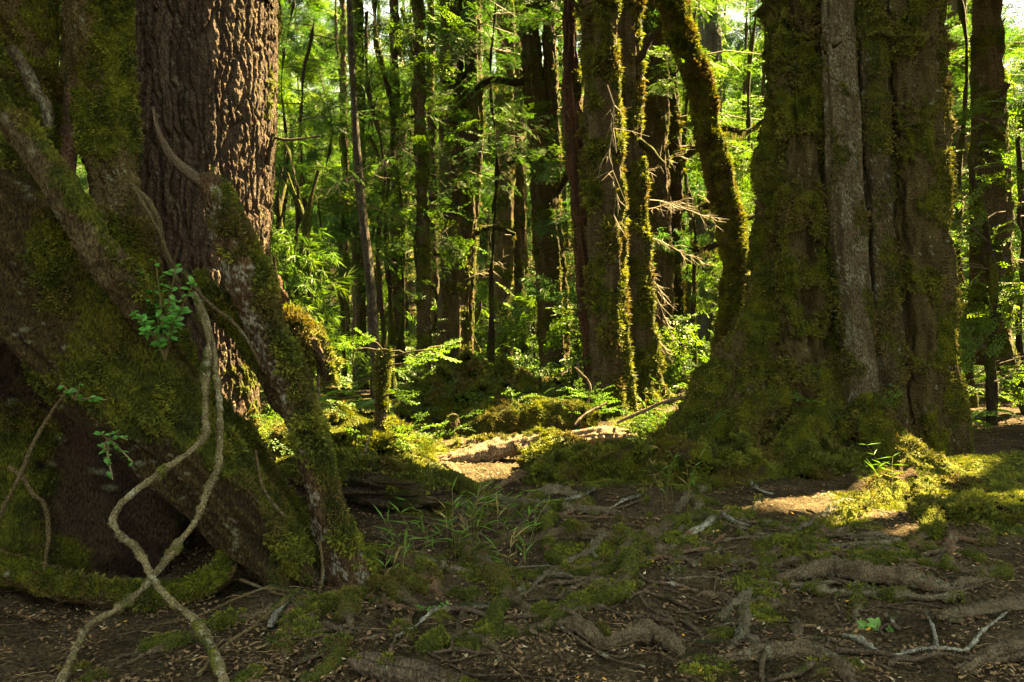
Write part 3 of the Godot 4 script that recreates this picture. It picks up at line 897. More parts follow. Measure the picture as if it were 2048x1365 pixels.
# ------------------------------------------------------------------ the fused giant on the right
func build_fused_giant():
	rng.seed = 51
	var base := G(1650, 870)
	var t := thing("fused_tree", "giant mossy tree of four fused upright stems on a spreading root plate", "tree", base)
	var up := func(pr: Array, r: float):
		pr[0].append(pr[0][-1] + Vector3(0, 8.0, 0)); pr[1].append(r)
	var olive := {"bark": Color(0.115, 0.09, 0.038), "bark2": Color(0.052, 0.042, 0.018)}
	var add := func(called: String, list: Array, d: float, extra: Dictionary):
		var near := []
		for a in list:
			near.append([a[0], a[1], a[2], 0.93 * (a[3] if a.size() > 3 else d)])
		var pr := path(near, d)
		if list[-1][1] < -20:
			up.call(pr, pr[1][-1] * 0.7)
		var o := {"sides": 90, "step": 0.03, "coarse": 6.0, "style": "moss", "amp": 0.05, "moss": 0.05, "up": 0.3, "density": 950.0, "stretch": 0.3, "flute": 0.2, "mosscol": MOSS_A * 0.62, "mosscol2": MOSS_B * 0.7, "lichen": 0.75}
		o.merge(olive, true)
		o.merge(extra, true)
		part(t, called, sweep(shifted(pr[0], base), pr[1], o), M.bark if o.moss < 0.0 else M.moss)
	add.call("stem", [[1595, 930, 140], [1596, 850, 116], [1598, 770, 98], [1600, 690, 86], [1602, 600, 79], [1605, 450, 73], [1609, 300, 68], [1612, 120, 62], [1614, -60, 58]], 9.9, {"sides": 160, "step": 0.025, "amp": 0.13, "flute": 0.35, "moss": 0.02, "mossdir": Vector3(-0.6, 0.3, 0.2)})
	add.call("stem", [[1700, 930, 150], [1700, 700, 125], [1700, 400, 115], [1700, 100, 105], [1700, -60, 100]], 10.4, {"sides": 60, "step": 0.06, "amp": 0.06})
	add.call("stem", [[1740, 880, 36], [1726, 810, 33], [1714, 700, 31], [1704, 580, 34], [1694, 430, 35], [1684, 250, 33], [1678, 80, 32], [1674, -60, 31]], 9.3, {"sides": 64, "step": 0.025, "amp": 0.022, "moss": -0.2, "up": 0.2, "lichen": 0.3, "lichcol": Color(0.24, 0.24, 0.16), "bark": Color(0.185, 0.15, 0.09), "bark2": Color(0.1, 0.08, 0.042), "flute": 0.16, "density": 900.0})
	add.call("stem", [[1790, 900, 50], [1776, 820, 40], [1766, 650, 37], [1756, 500, 35], [1748, 350, 35], [1743, 200, 33], [1738, 60, 31], [1736, -60, 30]], 9.45, {"sides": 64, "amp": 0.035, "moss": -0.05, "lichen": 0.45, "bark": Color(0.135, 0.105, 0.05)})
	add.call("stem", [[1852, 945, 64], [1850, 900, 54], [1842, 800, 51], [1840, 700, 54], [1838, 550, 60], [1832, 400, 59], [1826, 250, 57], [1820, 100, 55], [1816, -60, 53]], 9.5, {"sides": 100, "step": 0.025, "amp": 0.08, "moss": 0.0, "mossdir": Vector3(0.7, 0.2, -0.2)})
	add.call("stem_stub", [[1920, 950, 24], [1920, 880, 19], [1915, 800, 15], [1908, 735, 10]], 9.3, {"sides": 36, "amp": 0.03, "moss": 0.3})
	# buttress roots
	add.call("root", [[1545, 520, 10, 9.9], [1520, 620, 26, 9.85], [1486, 700, 36, 9.8], [1440, 765, 40, 9.7], [1400, 820, 32, 9.6], [1350, 875, 24, 9.5], [1300, 925, 13, 9.4]], 9.8, {"sides": 56, "amp": 0.06, "moss": 0.12})
	for q in [[[1525, 720, 16], [1490, 800, 26], [1450, 855, 24], [1410, 900, 18], [1370, 935, 12]], [[1600, 780, 24], [1590, 850, 36], [1575, 905, 30], [1560, 945, 18]], [[1665, 800, 22], [1680, 860, 34], [1670, 910, 28], [1645, 950, 16]], [[1555, 760, 18], [1535, 840, 28], [1515, 895, 24], [1490, 940, 14]]]:
		var far := 9.9
		var l := []
		for k in q.size():
			far -= 0.22
			l.append([q[k][0], q[k][1], q[k][2], far])
		add.call("root", l, 9.5, {"sides": 44, "amp": 0.05, "moss": 0.08, "mossdir": Vector3(0, 0.9, 0.2), "up": 0.35})
	add.call("root", [[1730, 800, 22, 9.1], [1750, 855, 34, 8.9], [1785, 905, 40, 8.7], [1830, 945, 42, 8.4], [1880, 975, 36, 8.2]], 8.8, {"sides": 44, "amp": 0.05, "moss": 0.35})
	for q in [[[1830, 935, 26], [1800, 965, 28], [1760, 1000, 26], [1705, 1030, 20], [1650, 1062, 15], [1590, 1098, 9]], [[1870, 945, 24], [1930, 985, 24], [1985, 1012, 22], [2050, 1040, 18]], [[1840, 950, 22], [1845, 1000, 22], [1860, 1045, 17], [1885, 1085, 10]]]:
		var gp := ground_path(q, 0.55)
		part(t, "root", sweep(shifted(gp[0], base), gp[1], {"sides": 44, "step": 0.025, "style": "moss", "amp": 0.05, "moss": 0.05, "up": 0.25, "density": 800.0, "flute": 0.3, "mosscol": MOSS_A * 0.8, "mosscol2": MOSS_B}), M.moss)
	add.call("root", [[1640, 820, 40, 9.3], [1610, 870, 34, 9.0], [1570, 905, 26, 8.8], [1520, 925, 16, 8.6]], 9.0, {"sides": 36, "amp": 0.05, "moss": 0.2})
	add.call("root", [[1560, 800, 34, 9.4], [1500, 830, 26, 9.1], [1490, 870, 20, 8.9], [1505, 905, 17, 8.7], [1525, 930, 12, 8.5]], 9.0, {"sides": 32, "amp": 0.03, "moss": 0.1})
	flush_tufts(t, 0.026, Color(0.14, 0.135, 0.018), Color(0.055, 0.056, 0.011), 0.75)
	giants.append([t, base, Vector3(5.0, 14.5, -10.5), Vector3(6.5, 4.0, 5.0), 2200])

# ------------------------------------------------------------------ trees of the middle distance
func mid_tree(called: String, label: String, stems: Array, d: float, o: Dictionary, crown: Array = []) -> Node3D:
	var base: Vector3
	var t: Node3D
	for k in stems.size():
		var list: Array = stems[k]
		var pr := path(list, d)
		if k == 0:
			base = pr[0][0]
			t = thing(called, label, "tree", base)
		if list[-1][1] < 0:
			pr[0].append(pr[0][-1] + (pr[0][-1] - pr[0][-2]).normalized() * 7.0 + Vector3(0, 1, 0))
			pr[1].append(pr[1][-1] * 0.6)
		var q := {"sides": 44, "step": 0.05, "coarse": 1.5 + 0.44 * d, "style": "moss", "amp": 0.05, "moss": -0.03, "up": 0.2, "mossdir": Vector3(0.6, 0.3, -0.3), "density": 160.0, "flute": 0.25, "lichen": 0.6, "seed": d * 3.1 + k * 7.0, "stretch": 0.35, "bark": Color(0.185, 0.138, 0.07), "bark2": Color(0.09, 0.066, 0.034), "mosscol": MOSS_A * 0.8, "mosscol2": MOSS_B * 0.8}
		q.merge(o, true)
		if list[0].size() > 4:
			q.merge(list[0][4], true)
		part(t, "stem" if stems.size() > 1 else "trunk", sweep(shifted(pr[0], base), pr[1], q), M.bark)
	flush_tufts(t, 0.06, MOSS_A, MOSS_B, 0.4)
	return t

func build_middle_trees():
	rng.seed = 61
	var c := mid_tree("twin_stem_tree", "mossy twin stemmed tree with a reddish split stem beside the mossy log", [
		[[1226, 850, 56], [1222, 800, 40], [1218, 720, 34], [1215, 600, 31], [1208, 400, 33], [1203, 200, 33], [1198, 0, 34], [1196, -80, 34]],
		[[1298, 812, 46, 12.5], [1289, 760, 30, 12.5], [1282, 680, 25, 12.5], [1275, 560, 23, 12.5], [1266, 400, 20, 12.5], [1260, 200, 19, 12.5], [1256, 0, 19, 12.5], [1254, -80, 18, 12.5]],
		[[1200, 790, 30, 12.8, {"style": "wood", "moss": -0.35, "bark": Color(0.17, 0.09, 0.05), "bark2": Color(0.08, 0.046, 0.028)}], [1196, 690, 25, 12.8], [1182, 560, 25, 12.8], [1166, 400, 26, 12.8], [1152, 270, 20, 12.8], [1142, 160, 15, 12.8], [1138, 40, 12, 12.8], [1136, -80, 10, 12.8]],
		[[1234, 400, 8, 12.7], [1235, 250, 12, 12.8], [1233, 100, 12, 12.8], [1230, -60, 12, 12.8]]], 12.0, {"sides": 60, "step": 0.035, "density": 420.0, "moss": 0.12})
	giants.append([c, c.position, Vector3(2.5, 14.0, -13.5), Vector3(5.0, 3.5, 4.0), 1500])
	var b := mid_tree("forked_tree", "mossy tree forking into two stems above its thick lower trunk", [
		[[1112, 760, 36], [1110, 720, 27], [1106, 600, 27], [1096, 480, 28], [1087, 370, 24], [1074, 230, 19], [1062, 80, 18], [1056, -60, 18]],
		[[1098, 430, 14], [1106, 330, 14], [1104, 200, 13], [1097, 60, 12], [1092, -60, 12]]], 17.0, {"density": 120.0})
	var a := mid_tree("double_tree", "dark double trunk hung with bare twigs behind the fern mound", [
		[[900, 775, 40], [903, 740, 32], [908, 600, 29], [910, 450, 27], [905, 250, 23], [903, 80, 22], [902, -60, 21]],
		[[930, 765, 20], [930, 700, 15], [933, 560, 14], [940, 420, 15], [946, 240, 18], [946, 60, 17], [945, -60, 16]]], 18.0, {"density": 100.0, "moss": -0.15})
	mid_tree("slim_pair_tree", "shadowed pair of trunks behind the forked tree", [
		[[1000, 778, 26], [1002, 700, 20], [1006, 500, 19], [1010, 200, 17], [1012, -60, 16]],
		[[1042, 778, 16, 22.5], [1042, 700, 13, 22.5], [1040, 450, 12, 22.5], [1036, 100, 10, 22.5], [1034, -60, 9, 22.5]]], 22.0, {"density": 30.0, "sides": 24})
	mid_tree("dark_tree", "dark upright trunk in shade behind the twin stemmed tree", [
		[[1320, 770, 36], [1320, 700, 27], [1318, 500, 25], [1312, 300, 25], [1308, 100, 24], [1304, -60, 24]]], 16.0, {"density": 60.0, "moss": -0.2})
	var l := mid_tree("leaning_mossy_tree", "slender mossy trunk with moss coloured brighter as if sunlit, leaning in front of the sunlit leaves", [
		[[1446, 800, 29], [1454, 700, 22], [1464, 610, 20], [1473, 530, 22], [1457, 440, 23], [1437, 345, 22], [1418, 265, 20], [1398, 165, 22], [1362, 65, 23], [1336, -30, 22], [1325, -80, 21]]], 14.5, {"moss": 0.6, "density": 1100.0, "amp": 0.03, "flute": 0.12, "sides": 60, "step": 0.03, "mosscol": MOSS_A * 1.2})  # moss colour raised to stand in for sunlight on this trunk
	giants.append([l, l.position, Vector3(0.8, 14.0, -12.0), Vector3(3.5, 3.0, 3.0), 350])
	mid_tree("pale_tree", "broad grey trunk far behind the leaning mossy tree", [
		[[1425, 745, 40], [1424, 600, 26], [1420, 300, 24], [1418, -60, 22]]], 27.0, {"moss": -0.5, "bark": Color(0.2, 0.19, 0.15), "bark2": Color(0.11, 0.1, 0.08), "density": 0.0, "sides": 24})
	mid_tree("shaded_tree", "shaded trunk standing beyond the fused giant beside bright leaves", [
		[[1985, 730, 44], [1984, 650, 34], [1982, 500, 32], [1978, 250, 29], [1974, -60, 27]]], 12.6, {"density": 40.0, "sides": 30})
	mid_tree("shaded_tree", "narrow shaded trunk just behind the fused giant", [
		[[1924, 740, 26], [1922, 600, 19], [1918, 300, 17], [1914, -60, 15]]], 24.0, {"density": 30.0, "sides": 24})
	mid_tree("grey_sapling", "slim smooth grey trunk leaning slightly near the sapling", [
		[[760, 800, 15], [755, 750, 12], [747, 660, 11], [738, 540, 10], [724, 420, 9], [712, 280, 7], [702, 100, 6], [696, -60, 5]]], 14.0, {"moss": -0.35, "density": 100.0, "sides": 18, "amp": 0.01, "bark": Color(0.15, 0.13, 0.1), "bark2": Color(0.09, 0.07, 0.05), "lichen": 0.35})
	mid_tree("slim_tree", "slim dark trunk just behind the grey leaning sapling", [
		[[722, 800, 16], [718, 700, 13], [716, 500, 12], [716, 200, 10], [714, -60, 9]]], 17.0, {"density": 0.0, "sides": 14})
	mid_tree("slim_tree", "slim trunk with a lit edge between sapling and double trunk", [
		[[800, 800, 13], [797, 700, 10], [792, 560, 10], [790, 300, 9], [788, -60, 8]]], 17.5, {"density": 40.0, "sides": 14})
	mid_tree("slim_tree", "slim mossy trunk standing close to the double trunk", [
		[[850, 810, 18], [848, 700, 13], [846, 500, 12], [840, 250, 10], [836, -60, 9]]], 15.5, {"density": 80.0, "sides": 18})
	mid_tree("slim_tree", "thin crooked trunk beside the slim mossy trunk", [
		[[876, 800, 10], [870, 650, 8], [866, 450, 8], [862, 200, 7], [860, -60, 6]]], 19.0, {"density": 0.0, "sides": 12, "flute": 0.1})
	mid_tree("slim_tree", "very thin dark pole of a tree in the deep shade", [
		[[690, 760, 8], [690, 600, 7], [688, 300, 6], [684, -60, 5]]], 22.0, {"density": 0.0, "sides": 12})
	# gnarled mossy limbs beyond the leaning tree
	var base := P(1352, 765, 16.5)
	var g := thing("gnarled_tree", "gnarled tree with dark crooked mossy limbs behind the leaning trunk", "tree", base)
	var o := {"sides": 22, "step": 0.06, "style": "moss", "amp": 0.04, "moss": 0.1, "density": 150.0}
	for q in [["trunk", [[1352, 770, 22], [1350, 650, 16], [1346, 480, 15], [1352, 350, 14], [1345, 200, 12], [1338, 40, 10], [1330, -80, 8]]],
			["limb", [[1347, 470, 5.4], [1400, 500, 5.4], [1440, 490, 4.8], [1480, 520, 4.2], [1530, 510, 3.6]]],
			["limb", [[1350, 400, 5.4], [1385, 420, 5.4], [1430, 410, 4.8], [1470, 440, 4.2], [1520, 430, 3.6]]],
			["limb", [[1348, 330, 5.4], [1390, 300, 5.4], [1440, 255, 4.8], [1490, 265, 4.2], [1530, 240, 3.0]]],
			["limb", [[1430, 410, 3.6], [1460, 340, 3.6], [1500, 320, 3.0], [1530, 330, 4]]]]:
		var pr := path(q[1], 16.5)
		part(g, q[0], sweep(shifted(pr[0], base), pr[1], o), M.bark)
	flush_tufts(g, 0.07, MOSS_A * 0.9, MOSS_B, 0.9)
	# limbs on the dark double trunk and on the forked tree
	for q in [[a, [[908, 380, 6], [860, 400, 5], [800, 385, 4], [740, 390, 2]], 18.0], [a, [[905, 250, 6], [850, 230, 5], [790, 240, 4], [720, 225, 2]], 18.0], [a, [[946, 180, 7], [975, 160, 6], [1010, 165, 5], [1045, 160, 5]], 18.0],
			[a, [[940, 470, 6], [985, 455, 5], [1030, 470, 3]], 18.0], [a, [[905, 520, 5], [860, 510, 4], [800, 525, 2]], 18.0], [b, [[1074, 160, 7], [1030, 165, 7], [985, 160, 6], [950, 180, 4]], 17.0],
			[b, [[1098, 420, 5], [1130, 360, 5], [1150, 300, 3]], 17.0], [b, [[1085, 330, 5], [1040, 320, 4], [1000, 335, 2]], 17.0], [c, [[1262, 130, 7], [1285, 110, 7], [1300, 80, 6], [1320, 60, 5]], 12.4], [c, [[1210, 100, 6], [1175, 50, 6], [1150, 10, 5], [1120, -30, 4]], 12.0], [c, [[1275, 280, 7], [1300, 300, 6], [1325, 330, 4]], 12.4]]:
		var pr := path(q[1], q[2])
		part(q[0], "limb", sweep(shifted(pr[0], q[0].position), pr[1], {"sides": 10, "step": 0.1, "style": "moss", "amp": 0.03, "moss": 0.05, "density": 120.0, "bark": Color(0.07, 0.05, 0.03)}), M.bark)
	flush_tufts(a, 0.08, MOSS_A, MOSS_B, 1.2)
	high_crown(a, 4.2, 11.0, 2.2, 700, Color(0.052, 0.122, 0.026))
	high_crown(b, 5.0, 11.0, 1.9, 520, Color(0.052, 0.122, 0.026))
	high_crown(g, 4.5, 10.5, 1.8, 420, Color(0.078, 0.15, 0.02))
	hanging_moss(a, 18.0, [[905, -20, 380, 60], [985, 165, 170, 40], [790, 238, 245, 60]], 120)
	hanging_moss(g, 16.5, [[1440, 495, 505, 60], [1430, 412, 425, 60], [1440, 262, 275, 60]], 150)

func high_crown(t: Node3D, y0: float, y1: float, reach: float, n: int, col: Color):
	var xs := [[], []]
	var cs := [[], []]
	while xs[0].size() + xs[1].size() < n:
		var a := rng.randf() * TAU
		var y := rng.randf_range(y0, y1)
		var r := reach * rng.randf_range(0.8, 1.1) * (1.2 - 0.5 * (y - y0) / (y1 - y0))
		var e := Vector3(cos(a) * r, y + r * rng.randf_range(-0.3, 0.1), sin(a) * r)
		var s := Soup.new()
		limb_soup(s, Vector3(0, y, 0), e, 0.025, Color(0.1, 0.075, 0.045))
		part(t, "branch", s.done(), M.dry)
		for k in 26:
			var p := Vector3(0, y, 0).lerp(e, sqrt(rng.randf_range(0.1, 1.05))) + rvec() * Vector3(0.35, 0.15, 0.35)
			if lane_blocked(t.position + p, 0.4):
				continue
			var w := rng.randi() % 2
			xs[w].append(spray_xf(p, Vector3(cos(a), -0.3, sin(a)) + rvec() * 0.6, rng.randf_range(0.5, 0.85)))
			cs[w].append(col * rng.randf_range(0.7, 1.3))
	for w in 2:
		multi(t, "crown", S.fine[w], M.leaf, xs[w], cs[w])

func hanging_moss(parent: Node3D, d: float, zones: Array, n: int):
	var xs := []
	var cs := []
	for i in n:
		var z: Array = zones[i % zones.size()]
		var p := P(z[0] + rng.randf_range(-z[3], z[3]) * 0.8, rng.randf_range(z[1], z[2]), d + rng.randf_range(-0.7, 0.5))
		var s := rng.randf_range(0.08, 0.26)
		xs.append(Transform3D(Basis(Vector3.UP, rng.randf() * TAU).scaled(Vector3(s * 0.7, s, s * 0.7)), p - parent.position))
		cs.append(Color(0.12, 0.11, 0.045) * rng.randf_range(0.6, 1.4))
	multi(parent, "hanging_moss", S.strand[0], M.tuft, xs, cs)

# ------------------------------------------------------------------ roots on the path
func build_roots():
	rng.seed = 71
	var tones := [[Color(0.19, 0.145, 0.08), Color(0.10, 0.077, 0.042)], [Color(0.25, 0.155, 0.085), Color(0.13, 0.085, 0.05)], [Color(0.21, 0.16, 0.097), Color(0.115, 0.088, 0.053)], [Color(0.26, 0.225, 0.145), Color(0.145, 0.122, 0.075)]]
	var table := root_table()
	for k in table.size():
		var r: Array = table[k]
		var pr: Array = root_list[k]
		var pts := []
		for i in pr[0].size():
			var p: Vector3 = pr[0][i]
			var end: bool = i == 0 or i == pr[0].size() - 1
			pts.append(Vector3(p.x, hs(p.x, p.z) + pr[1][i] * (-0.5 if end else 0.75), p.z))
		var t := thing("tree_root", r[3], "root", pts[0], "tree roots crossing the path")
		part(t, "root_wood", sweep(shifted(pts, pts[0]), pr[1], {"sides": 22, "step": 0.02, "style": "root", "amp": 0.06, "flute": 0.35, "flute_freq": 1.2, "moss": r[2] - 0.22, "up": -0.05, "moss_freq": 3.5, "mossdir": Vector3(0.0, -0.3, 0.7), "density": 3000.0, "bark": tones[r[1]][0], "bark2": tones[r[1]][1], "lichen": 0.55, "mosscol": MOSS_A * 0.7, "mosscol2": MOSS_B, "tip": 1.5, "seed": k * 3.7}), M.root)
		flush_tufts(t, 0.015, MOSS_A * 0.95, MOSS_B, 0.0)
	# long wandering roots that knit the path together
	var runs := [[1080, 1000, 1.9, 1.6], [1180, 1010, 1.6, 1.8], [1300, 1000, 2.2, 1.9], [1400, 1010, 1.9, 1.7], [1520, 1010, 2.4, 2.0], [1640, 1040, 2.5, 1.8], [1700, 1070, 2.8, 1.9], [1800, 1090, 2.9, 1.6], [1900, 1110, 2.7, 1.6], [1990, 1090, 2.6, 1.7], [2030, 1160, 3.0, 1.4], [1750, 1200, 2.9, 1.2], [1600, 1130, 2.6, 1.5], [1450, 1080, 2.3, 1.6], [1330, 1110, 2.6, 1.4], [1200, 1090, 2.2, 1.5], [760, 1160, 0.5, 1.5], [730, 1200, 0.9, 1.3], [690, 1215, 1.4, 1.0], [800, 1130, 0.2, 1.2], [930, 1010, 1.2, 1.3], [990, 1020, 1.0, 1.4], [1250, 1200, 2.6, 1.0], [1930, 1200, 3.0, 1.3], [1560, 1220, 2.9, 1.1], [620, 1215, 1.8, 0.9], [560, 1225, 2.2, 0.9], [1060, 1180, 2.4, 1.0]]
	for k in runs.size():
		var p := G(runs[k][0], runs[k][1])
		var ang: float = runs[k][2]
		var total: float = runs[k][3] * 1.35
		var r0 := rng.randf_range(0.014, 0.028)
		var t: Node3D
		for fork in 2:
			var pts := []
			var rad := []
			var q := p
			var n := int(total / 0.13)
			for i in n:
				var f := i / float(n - 1)
				pts.append(Vector3(q.x, hs(q.x, q.z) + r0 * (1.0 + 0.6 * noise.get_noise_1d(k * 9.0 + i * 0.45)) * (1.0 - f) + 0.012 - 0.02 * f, q.z))
				rad.append(maxf(0.005, r0 * (1.0 - 0.75 * f)))
				ang += rng.randf_range(-0.42, 0.42)
				q += Vector3(cos(ang), 0, sin(ang)) * 0.13
				if fork == 0 and i == n / 3:
					p = q
			if t == null:
				t = thing("tree_root", "long wandering %s root snaking over the soil %s" % [["dark brown", "reddish", "brown", "grey"][k % 4], on_path(pts[0])], "root", pts[0], "long wandering roots on the path")
			part(t, "root_wood" if fork == 0 else "root_fork", sweep(shifted(pts, t.position), rad, {"sides": 14, "step": 0.025, "style": "root", "amp": 0.06, "flute": 0.3, "moss": rng.randf_range(-0.4, 0.15), "up": -0.1, "moss_freq": 3.0, "density": 2500.0, "bark": tones[k % 4][0], "bark2": tones[k % 4][1], "lichen": 0.6, "mosscol": MOSS_A * 0.7, "mosscol2": MOSS_B, "tip": 1.5, "seed": k * 5.1}), M.root)
			flush_tufts(t, 0.015, MOSS_A * 0.9, MOSS_B, 0.0)
			total *= 0.55
			r0 *= 0.6
			ang += 0.8 if k % 2 == 0 else -0.8
	# fine rootlets everywhere on the path
	for k in 110:
		var px := rng.randf_range(480, 2048)
		var py := rng.randf_range(1020, 1350)
		var p := G(px, py)
		var ang := rng.randf() * TAU
		var pts := []
		var rad := []
		var n := rng.randi_range(4, 7)
		var r0 := rng.randf_range(0.003, 0.009) if k % 3 > 0 else rng.randf_range(0.01, 0.018)
		for i in n:
			pts.append(Vector3(p.x, hs(p.x, p.z) + r0 * rng.randf_range(-0.5, 1.5) + 0.012, p.z))
			rad.append(r0 * (1.0 - 0.6 * i / n))
			ang += rng.randf_range(-0.7, 0.7)
			p += Vector3(cos(ang), 0, sin(ang)) * rng.randf_range(0.06, 0.16)
		var t := thing("thin_root", "%s crooked rootlet lying on bare soil %s" % ["slim" if r0 < 0.0095 else "stout", on_path(pts[0])], "root", pts[0], "thin rootlets on the path")
		part(t, "root_wood", sweep(shifted(pts, pts[0]), rad, {"sides": 6, "step": 0.03, "style": "root", "amp": 0.03, "moss": -0.6, "bark": Color(0.2, 0.15, 0.1), "bark2": Color(0.1, 0.07, 0.045)}), M.root)
	# sticks with measured shapes
	var pale := Color(0.4, 0.38, 0.3)
	var tan := Color(0.3, 0.21, 0.13)
	for q in [
			["fallen_branch", "fallen twiggy branch crusted with white lichen lying on the path", [[[1690, 1282, 5], [1720, 1292, 6], [1750, 1312, 5], [1785, 1322, 4.5], [1830, 1312, 4], [1875, 1306, 4], [1925, 1312, 3.5], [1945, 1302, 3.5], [1965, 1275, 3], [1985, 1255, 2.5], [2015, 1232, 2]], [[1875, 1306, 3.5], [1868, 1270, 3], [1855, 1240, 2.5], [1842, 1233, 2]]], pale, 0.05],
			["fallen_branch", "small lichen covered branch with a knobbly fork on the path", [[[1365, 1085, 5], [1395, 1070, 6], [1415, 1058, 7], [1440, 1038, 6], [1465, 1050, 5], [1500, 1060, 4]], [[1440, 1040, 4], [1420, 1030, 3]]], pale, 0.1],
			["stick", "pale hooked stick lying below the mossy bank", [[[1498, 958, 4], [1503, 978, 4], [1520, 988, 3], [1545, 996, 3]]], pale, 0.1],
			["stick", "short pale stick leaning on green moss", [[[1186, 1090, 4], [1184, 1110, 4], [1195, 1128, 4]]], pale, 0.2],
			["stick", "broken brown stick lying on bare soil", [[[1305, 1110, 3], [1345, 1120, 4], [1370, 1128, 4], [1388, 1142, 3]]], tan, 0.5],
			["stick", "thin forked twig on bare soil", [[[1255, 1140, 2.5], [1300, 1170, 3], [1350, 1178, 3], [1395, 1192, 3]], [[1350, 1178, 2], [1325, 1150, 2]]], tan, 0.4],
			["stick", "short grey stick lying beside green leaves", [[[1772, 1242, 5], [1784, 1256, 5], [1797, 1270, 5]]], Color(0.27, 0.2, 0.15), 0.5],
			["stick", "long pale bent twig over dark litter", [[[790, 1284, 3], [830, 1262, 3], [870, 1242, 3], [930, 1225, 3], [1000, 1222, 2]]], pale, 0.4],
			["stick", "crooked grey twig with lichen near the stem foot", [[[540, 1265, 6], [552, 1240, 6], [575, 1220, 8], [600, 1226, 7], [620, 1215, 6]]], pale, 0.05],
			["stick", "dark twig curling across bare soil", [[[1010, 1258, 3], [1050, 1268, 3], [1090, 1285, 3], [1105, 1300, 2]]], tan, 0.5],
			["stick", "brown twig fork lying near the fat smooth root", [[[1110, 1258, 3], [1150, 1285, 3], [1190, 1312, 3], [1230, 1330, 3], [1290, 1345, 2]], [[1190, 1312, 2.5], [1240, 1325, 2], [1260, 1310, 1.5]]], Color(0.2, 0.15, 0.09), 0.5],
			["stick", "stout pale stick propped against the mossy root end", [[[1370, 1082, 6], [1400, 1066, 6], [1420, 1058, 5]]], tan, 0.2],
			["stick", "bare stick lying up the sunlit mossy bank", [[[1706, 950, 3], [1725, 930, 3], [1742, 910, 2.5]]], pale, 0.5],
			["stick", "thin pale twig crossing the shaded path", [[[1110, 1010, 3], [1160, 1000, 3.5], [1190, 985, 2.5]]], pale, 0.4],
			["stick", "white twig lying in low moss", [[[1215, 1025, 2], [1250, 1008, 2.5], [1280, 1000, 2]]], pale, 0.3]]:
		var t: Node3D
		for s in q[2]:
			var pr := ground_path(s, 0.0)
			for i in pr[0].size():
				pr[0][i].y = hs(pr[0][i].x, pr[0][i].z) + pr[1][i] * 0.9 + 0.012
			if t == null:
				t = thing(q[0], q[1], "branch", pr[0][0])
			part(t, "branch_wood", sweep(shifted(pr[0], t.position), pr[1], {"sides": 9, "step": 0.02, "style": "root", "amp": 0.04, "moss": -0.7, "bark": q[3], "bark2": q[3] * 0.5, "lichen": q[4], "lichcol": Color(0.5, 0.52, 0.42), "flute": 0.3}), M.root)

# ------------------------------------------------------------------ mounds, logs
func mound(called: String, label: String, c: Vector3, rx: float, rz: float, h: float, turn: float, o: Dictionary):
	var t := thing(called, label, "mound", c)
	var rings := 46
	var segs := 90
	var V := PackedVector3Array()
	var K := PackedColorArray()
	var N := PackedVector3Array()
	var lump: float = o.get("lump", 0.3)
	for i in rings + 1:
		var f := i / float(rings)
		for j in segs:
			var a := TAU * j / segs
			var q := Vector3(cos(a) * rx * f, 0, sin(a) * rz * f).rotated(Vector3.UP, turn)
			var wp := c + q
			var y := h * pow(maxf(0.0, 1.0 - f * f), o.get("sharp", 0.6)) * (1.0 + lump * fbm.get_noise_2d(wp.x * 2.2, wp.z * 2.2))
			y += 0.04 * fbm.get_noise_2d(wp.x * 7.0, wp.z * 7.0) - 0.12 * f * f
			var p := Vector3(q.x, y, q.z)
			p += Vector3(noise.get_noise_3d(wp.x * 3.0, y * 4.0, wp.z * 3.0), 0, noise.get_noise_3d(wp.x * 3.0 + 8.0, y * 4.0, wp.z * 3.0)) * 0.10
			V.append(p)
			var g := clampf(0.5 + 0.8 * noise.get_noise_3d(wp.x * 4.0, y * 4.0, wp.z * 4.0), 0.0, 1.0)
			var col: Color = (MOSS_B * 0.7).lerp(MOSS_A * 0.6, g)
			var dirt := smoothstep(0.1, 0.3, fbm.get_noise_3d(wp.x * 2.6 + 4.0, y * 3.0, wp.z * 2.6) + float(o.get("dirt", -0.1)))
			K.append(col.lerp(Color(0.06, 0.042, 0.024), dirt))
	for i in rings + 1:
		for j in segs:
			var dv := V[mini(i + 1, rings) * segs + j] - V[maxi(i - 1, 0) * segs + j]
			var du := V[i * segs + (j + 1) % segs] - V[i * segs + (j + segs - 1) % segs]
			var nn := dv.cross(du)
			if nn.y < 0.0: nn = -nn
			N.append(nn.normalized() if nn.length_squared() > 1e-12 else Vector3.UP)
			var want: float = o.get("density", 900.0) * dv.length() * du.length() * 0.25
			while i < rings - 1 and want > 0.0 and rng.randf() < want:
				tuft_pos.append(V[i * segs + j] + (dv * rng.randf_range(-0.25, 0.25) + du * rng.randf_range(-0.25, 0.25)))
				tuft_nrm.append(N[-1])
				want -= 1.0
	var I := PackedInt32Array()
	for i in rings:
		for j in segs:
			var a0 := i * segs + j
			var a1 := i * segs + (j + 1) % segs
			I.append_array([a0, a0 + segs, a1, a1, a0 + segs, a1 + segs])
	var arr := []
	arr.resize(Mesh.ARRAY_MAX)
	arr[Mesh.ARRAY_VERTEX] = V
	arr[Mesh.ARRAY_NORMAL] = N
	arr[Mesh.ARRAY_COLOR] = K
	arr[Mesh.ARRAY_INDEX] = I
	var m := ArrayMesh.new()
	m.add_surface_from_arrays(Mesh.PRIMITIVE_TRIANGLES, arr)
	part(t, "earth", m, M.moss)
	flush_tufts(t, o.get("tuft", 0.045), MOSS_A * float(o.get("tone", 1.0)), MOSS_B, 0.0)
	return t

